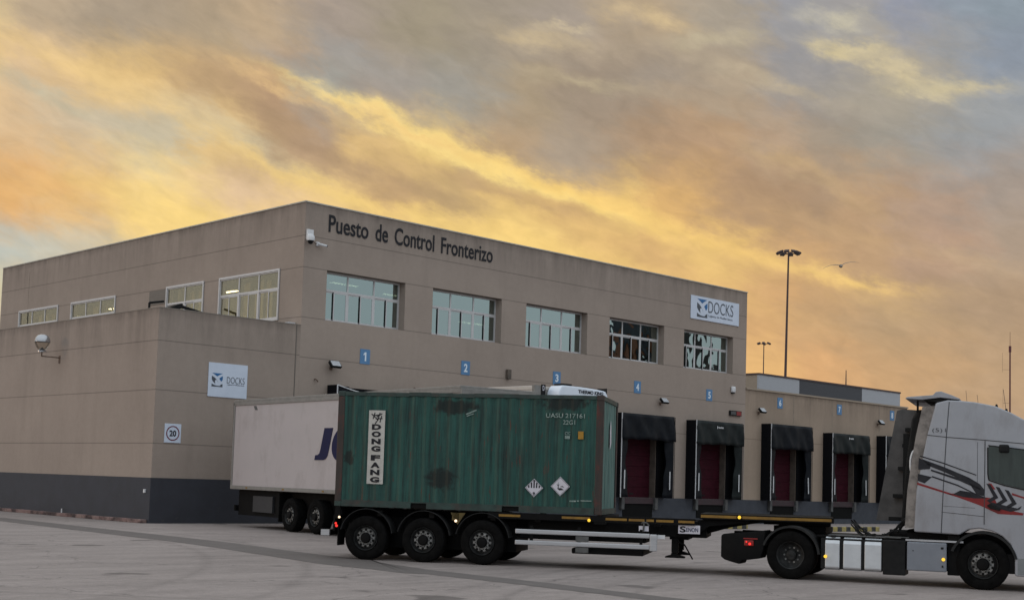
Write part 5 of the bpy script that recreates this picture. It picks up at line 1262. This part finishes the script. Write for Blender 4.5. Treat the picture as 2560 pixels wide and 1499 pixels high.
MB().box(.1, 10.1, .8, 1.1, 1.2, 1.69).box(.1, 10.1, 2.0, 2.3, 1.2, 1.69).build('chassis', M['chassis'], t2)
for y0 in (.5, 2.4): MB().box(8.3, 8.46, y0, y0 + .16, .05, 1.68).box(8.2, 8.56, y0 - .05, y0 + .21, .0, .05).build('landing_leg', M['chassis'], t2)

# ---------------------------------------------------------------- masts
def mast(x, y, h, lean, label, rbase, rtop, nl, rr, lampsz, rz=0):
    t = thing('floodlight_mast', label, 'light mast', (x, y, 0), 0, 'high floodlight masts on the horizon')
    t.rotation_euler = (0, 0, 0)
    lx, ly = lean
    m = MB().cyl((0, 0, 0), (lx, ly, h), rbase, rtop, 16); m.build('pole', M['steel_dark'], t, smooth=True)
    r = MB(); n = 24
    for k in range(n):
        a, b = 2 * math.pi * k / n, 2 * math.pi * (k + 1) / n
        r.cyl((lx + rr * .62 * math.cos(a), ly + rr * .62 * math.sin(a), h), (lx + rr * .62 * math.cos(b), ly + rr * .62 * math.sin(b), h), .035, None, 6)
    for k in range(6):
        a = math.pi * k / 3; r.cyl((lx, ly, h - .15), (lx + rr * .62 * math.cos(a), ly + rr * .62 * math.sin(a), h), .035, None, 6)
    r.build('ring', M['steel_dark'], t)
    for k in range(nl):
        a = 2 * math.pi * (k + .5) / nl; c, s = math.cos(a), math.sin(a)
        o = MB().box(-.32 * lampsz, .32 * lampsz, -.28 * lampsz, .28 * lampsz, -.10, .12).build('lamp_head', M['steel_dark'], t, bevel=.04)
        o.location = (lx + rr * c * .92, ly + rr * s * .92, h + .06); o.rotation_euler = (0, rad(24), a)
        g_ = MB().box(-.26 * lampsz, .26 * lampsz, -.22 * lampsz, .22 * lampsz, -.13, -.102).build('lens', M['buffer'], o)
    return t
mast(111.7, 49.2, 30.6, (-.70, -.84 + .0), 'tall dark floodlight mast with a ring of lamps, nearest of two', .22, .10, 8, 1.30, 1.0)
mast(192.8, 108.9, 30.6, (-.2, -.2), 'smaller distant floodlight mast, left of the tall one', .16, .09, 6, 1.25, .9)
t = thing('antenna_mast', 'thin dark red antenna mast behind the truck cab', 'antenna', (121.3, 25.3, 0))
MB().cyl((0, 0, 0), (-.3, -.1, 19.0), .10, .08, 10).cyl((-.3, -.1, 19.0), (-.3, -.1, 20.6), .03, .02, 6).box(-.42, -.18, -.2, 0, 18.3, 19.0).build('pole', M['mast_red'], t)
MB().cyl((-.3, -.1, 16.3), (-.9, .5, 16.3), .014, None, 5).cyl((-.9, .5, 16.0), (-.9, .5, 18.2), .010, None, 5).cyl((-.3, -.1, 12.5), (-.85, .45, 12.5), .014, None, 5).cyl((-.85, .45, 12.0), (-.85, .45, 14.2), .010, None, 5).build('aerials', M['steel_dark'], t)

# ---------------------------------------------------------------- gull
gl = bpy.data.objects.new('gull', bpy.data.meshes.new('gull'))
COL.objects.link(gl)
def gull():
    vs, fs = [], []
    # body as a lathe along x (head +x), wings as a tapered, bent aerofoil, all one mesh
    m = MB()
    prof = [(0, -.26), (.02, -.24), (.045, -.16), (.065, -.04), (.068, .05), (.05, .14), (.036, .18), (.04, .21), (.028, .245), (.008, .262), (.004, .30), (0, .31)]
    n = 14; k = len(prof)
    v = [(x, r * math.cos(2 * math.pi * i / n), r * math.sin(2 * math.pi * i / n)) for i in range(n) for r, x in prof]
    m.add(v, [(i * k + j, ((i + 1) % n) * k + j, ((i + 1) % n) * k + j + 1, i * k + j + 1) for i in range(n) for j in range(k - 1)])
    st = [(0.0, .085, .0, .02, .02), (.18, .08, .02, .075, .016), (.38, .07, .04, .085, .012), (.55, .055, .01, .06, .008), (.68, .02, -.06, .01, .004)]
    for sg in (-1, 1):
        vv = []
        for (y, ch, xo, zz, th) in st:
            vv += [(xo + ch, sg * y, zz), (xo, sg * y, zz + th), (xo - ch, sg * y, zz), (xo, sg * y, zz - th * .5)]
        m.add(vv, [(4 * i + a, 4 * i + (a + 1) % 4, 4 * i + 4 + (a + 1) % 4, 4 * i + 4 + a) for i in range(len(st) - 1) for a in range(4)] + [(16, 17, 18, 19)])
    m.add([(-.22, -.02, 0), (-.36, -.07, .0), (-.37, .07, .0), (-.22, .02, 0), (-.22, 0, .02)], [(0, 1, 2, 3), (0, 1, 4), (1, 2, 4), (2, 3, 4)])
    return m
o = gull().build('gull_body', M['gull'], None, smooth=True)
gl.data = o.data; bpy.data.objects.remove(o)
gl.location = (37.17, -4.63, 13.78); gl.rotation_euler = (rad(-10), rad(-12), rad(38)); gl.scale = (1.4,) * 3
tag(gl, 'gull gliding with spread wings right of the tall light mast', 'bird')

# ---------------------------------------------------------------- crane out of view, added to give the dock windows something dark to mirror
cr = thing('reflection_crane', 'invented dark portal crane out of view, added for the right hand windows to mirror', 'crane', (97.0, -57.0, 0), rad(-8))
mb = MB()
for x in (-9, 9):
    for y in (-5, 5): mb.bar((x, y, 0), (x * .75, y, 15), 1.8)
    mb.bar((x, -5, 4), (x, 5, 4), 1.2)
for y in (-5, 5): mb.bar((-9, y, 9), (9, y, 9), 1.3).bar((-6.7, y, 15), (6.7, y, 15), 1.8)
mb.build('portal', M['panel_dark'], cr)
MB().box(-6, 4.5, -4, 4, 16, 21).box(-3, 3, -3, 3, 21, 25).build('machinery_house', M['crane_navy'], cr)
MB().box(4.6, 7.5, -2, 2, 15.9, 19.5).box(-8, -6.1, -2, 2, 15.9, 18.8).build('cabin', M['crane_brown'], cr)
mb = MB()
for y in (-1.2, 1.2): mb.bar((-2, y, 24), (26, y, 40), .7).bar((-2, y, 26.5), (25, y, 41.5), .5)
for k in range(9): mb.bar((-2 + 3 * k, -1.2, 24 + 1.714 * k), (-.5 + 3 * k, -1.2, 27.3 + 1.67 * k), .35).bar((-2 + 3 * k, 1.2, 24 + 1.714 * k), (-.5 + 3 * k, 1.2, 27.3 + 1.67 * k), .35)
mb.bar((-5, 0, 25), (-5, 0, 33), .8).bar((-5, 0, 33), (24, 0, 40), .18)
mb.build('boom', M['panel_dark'], cr)
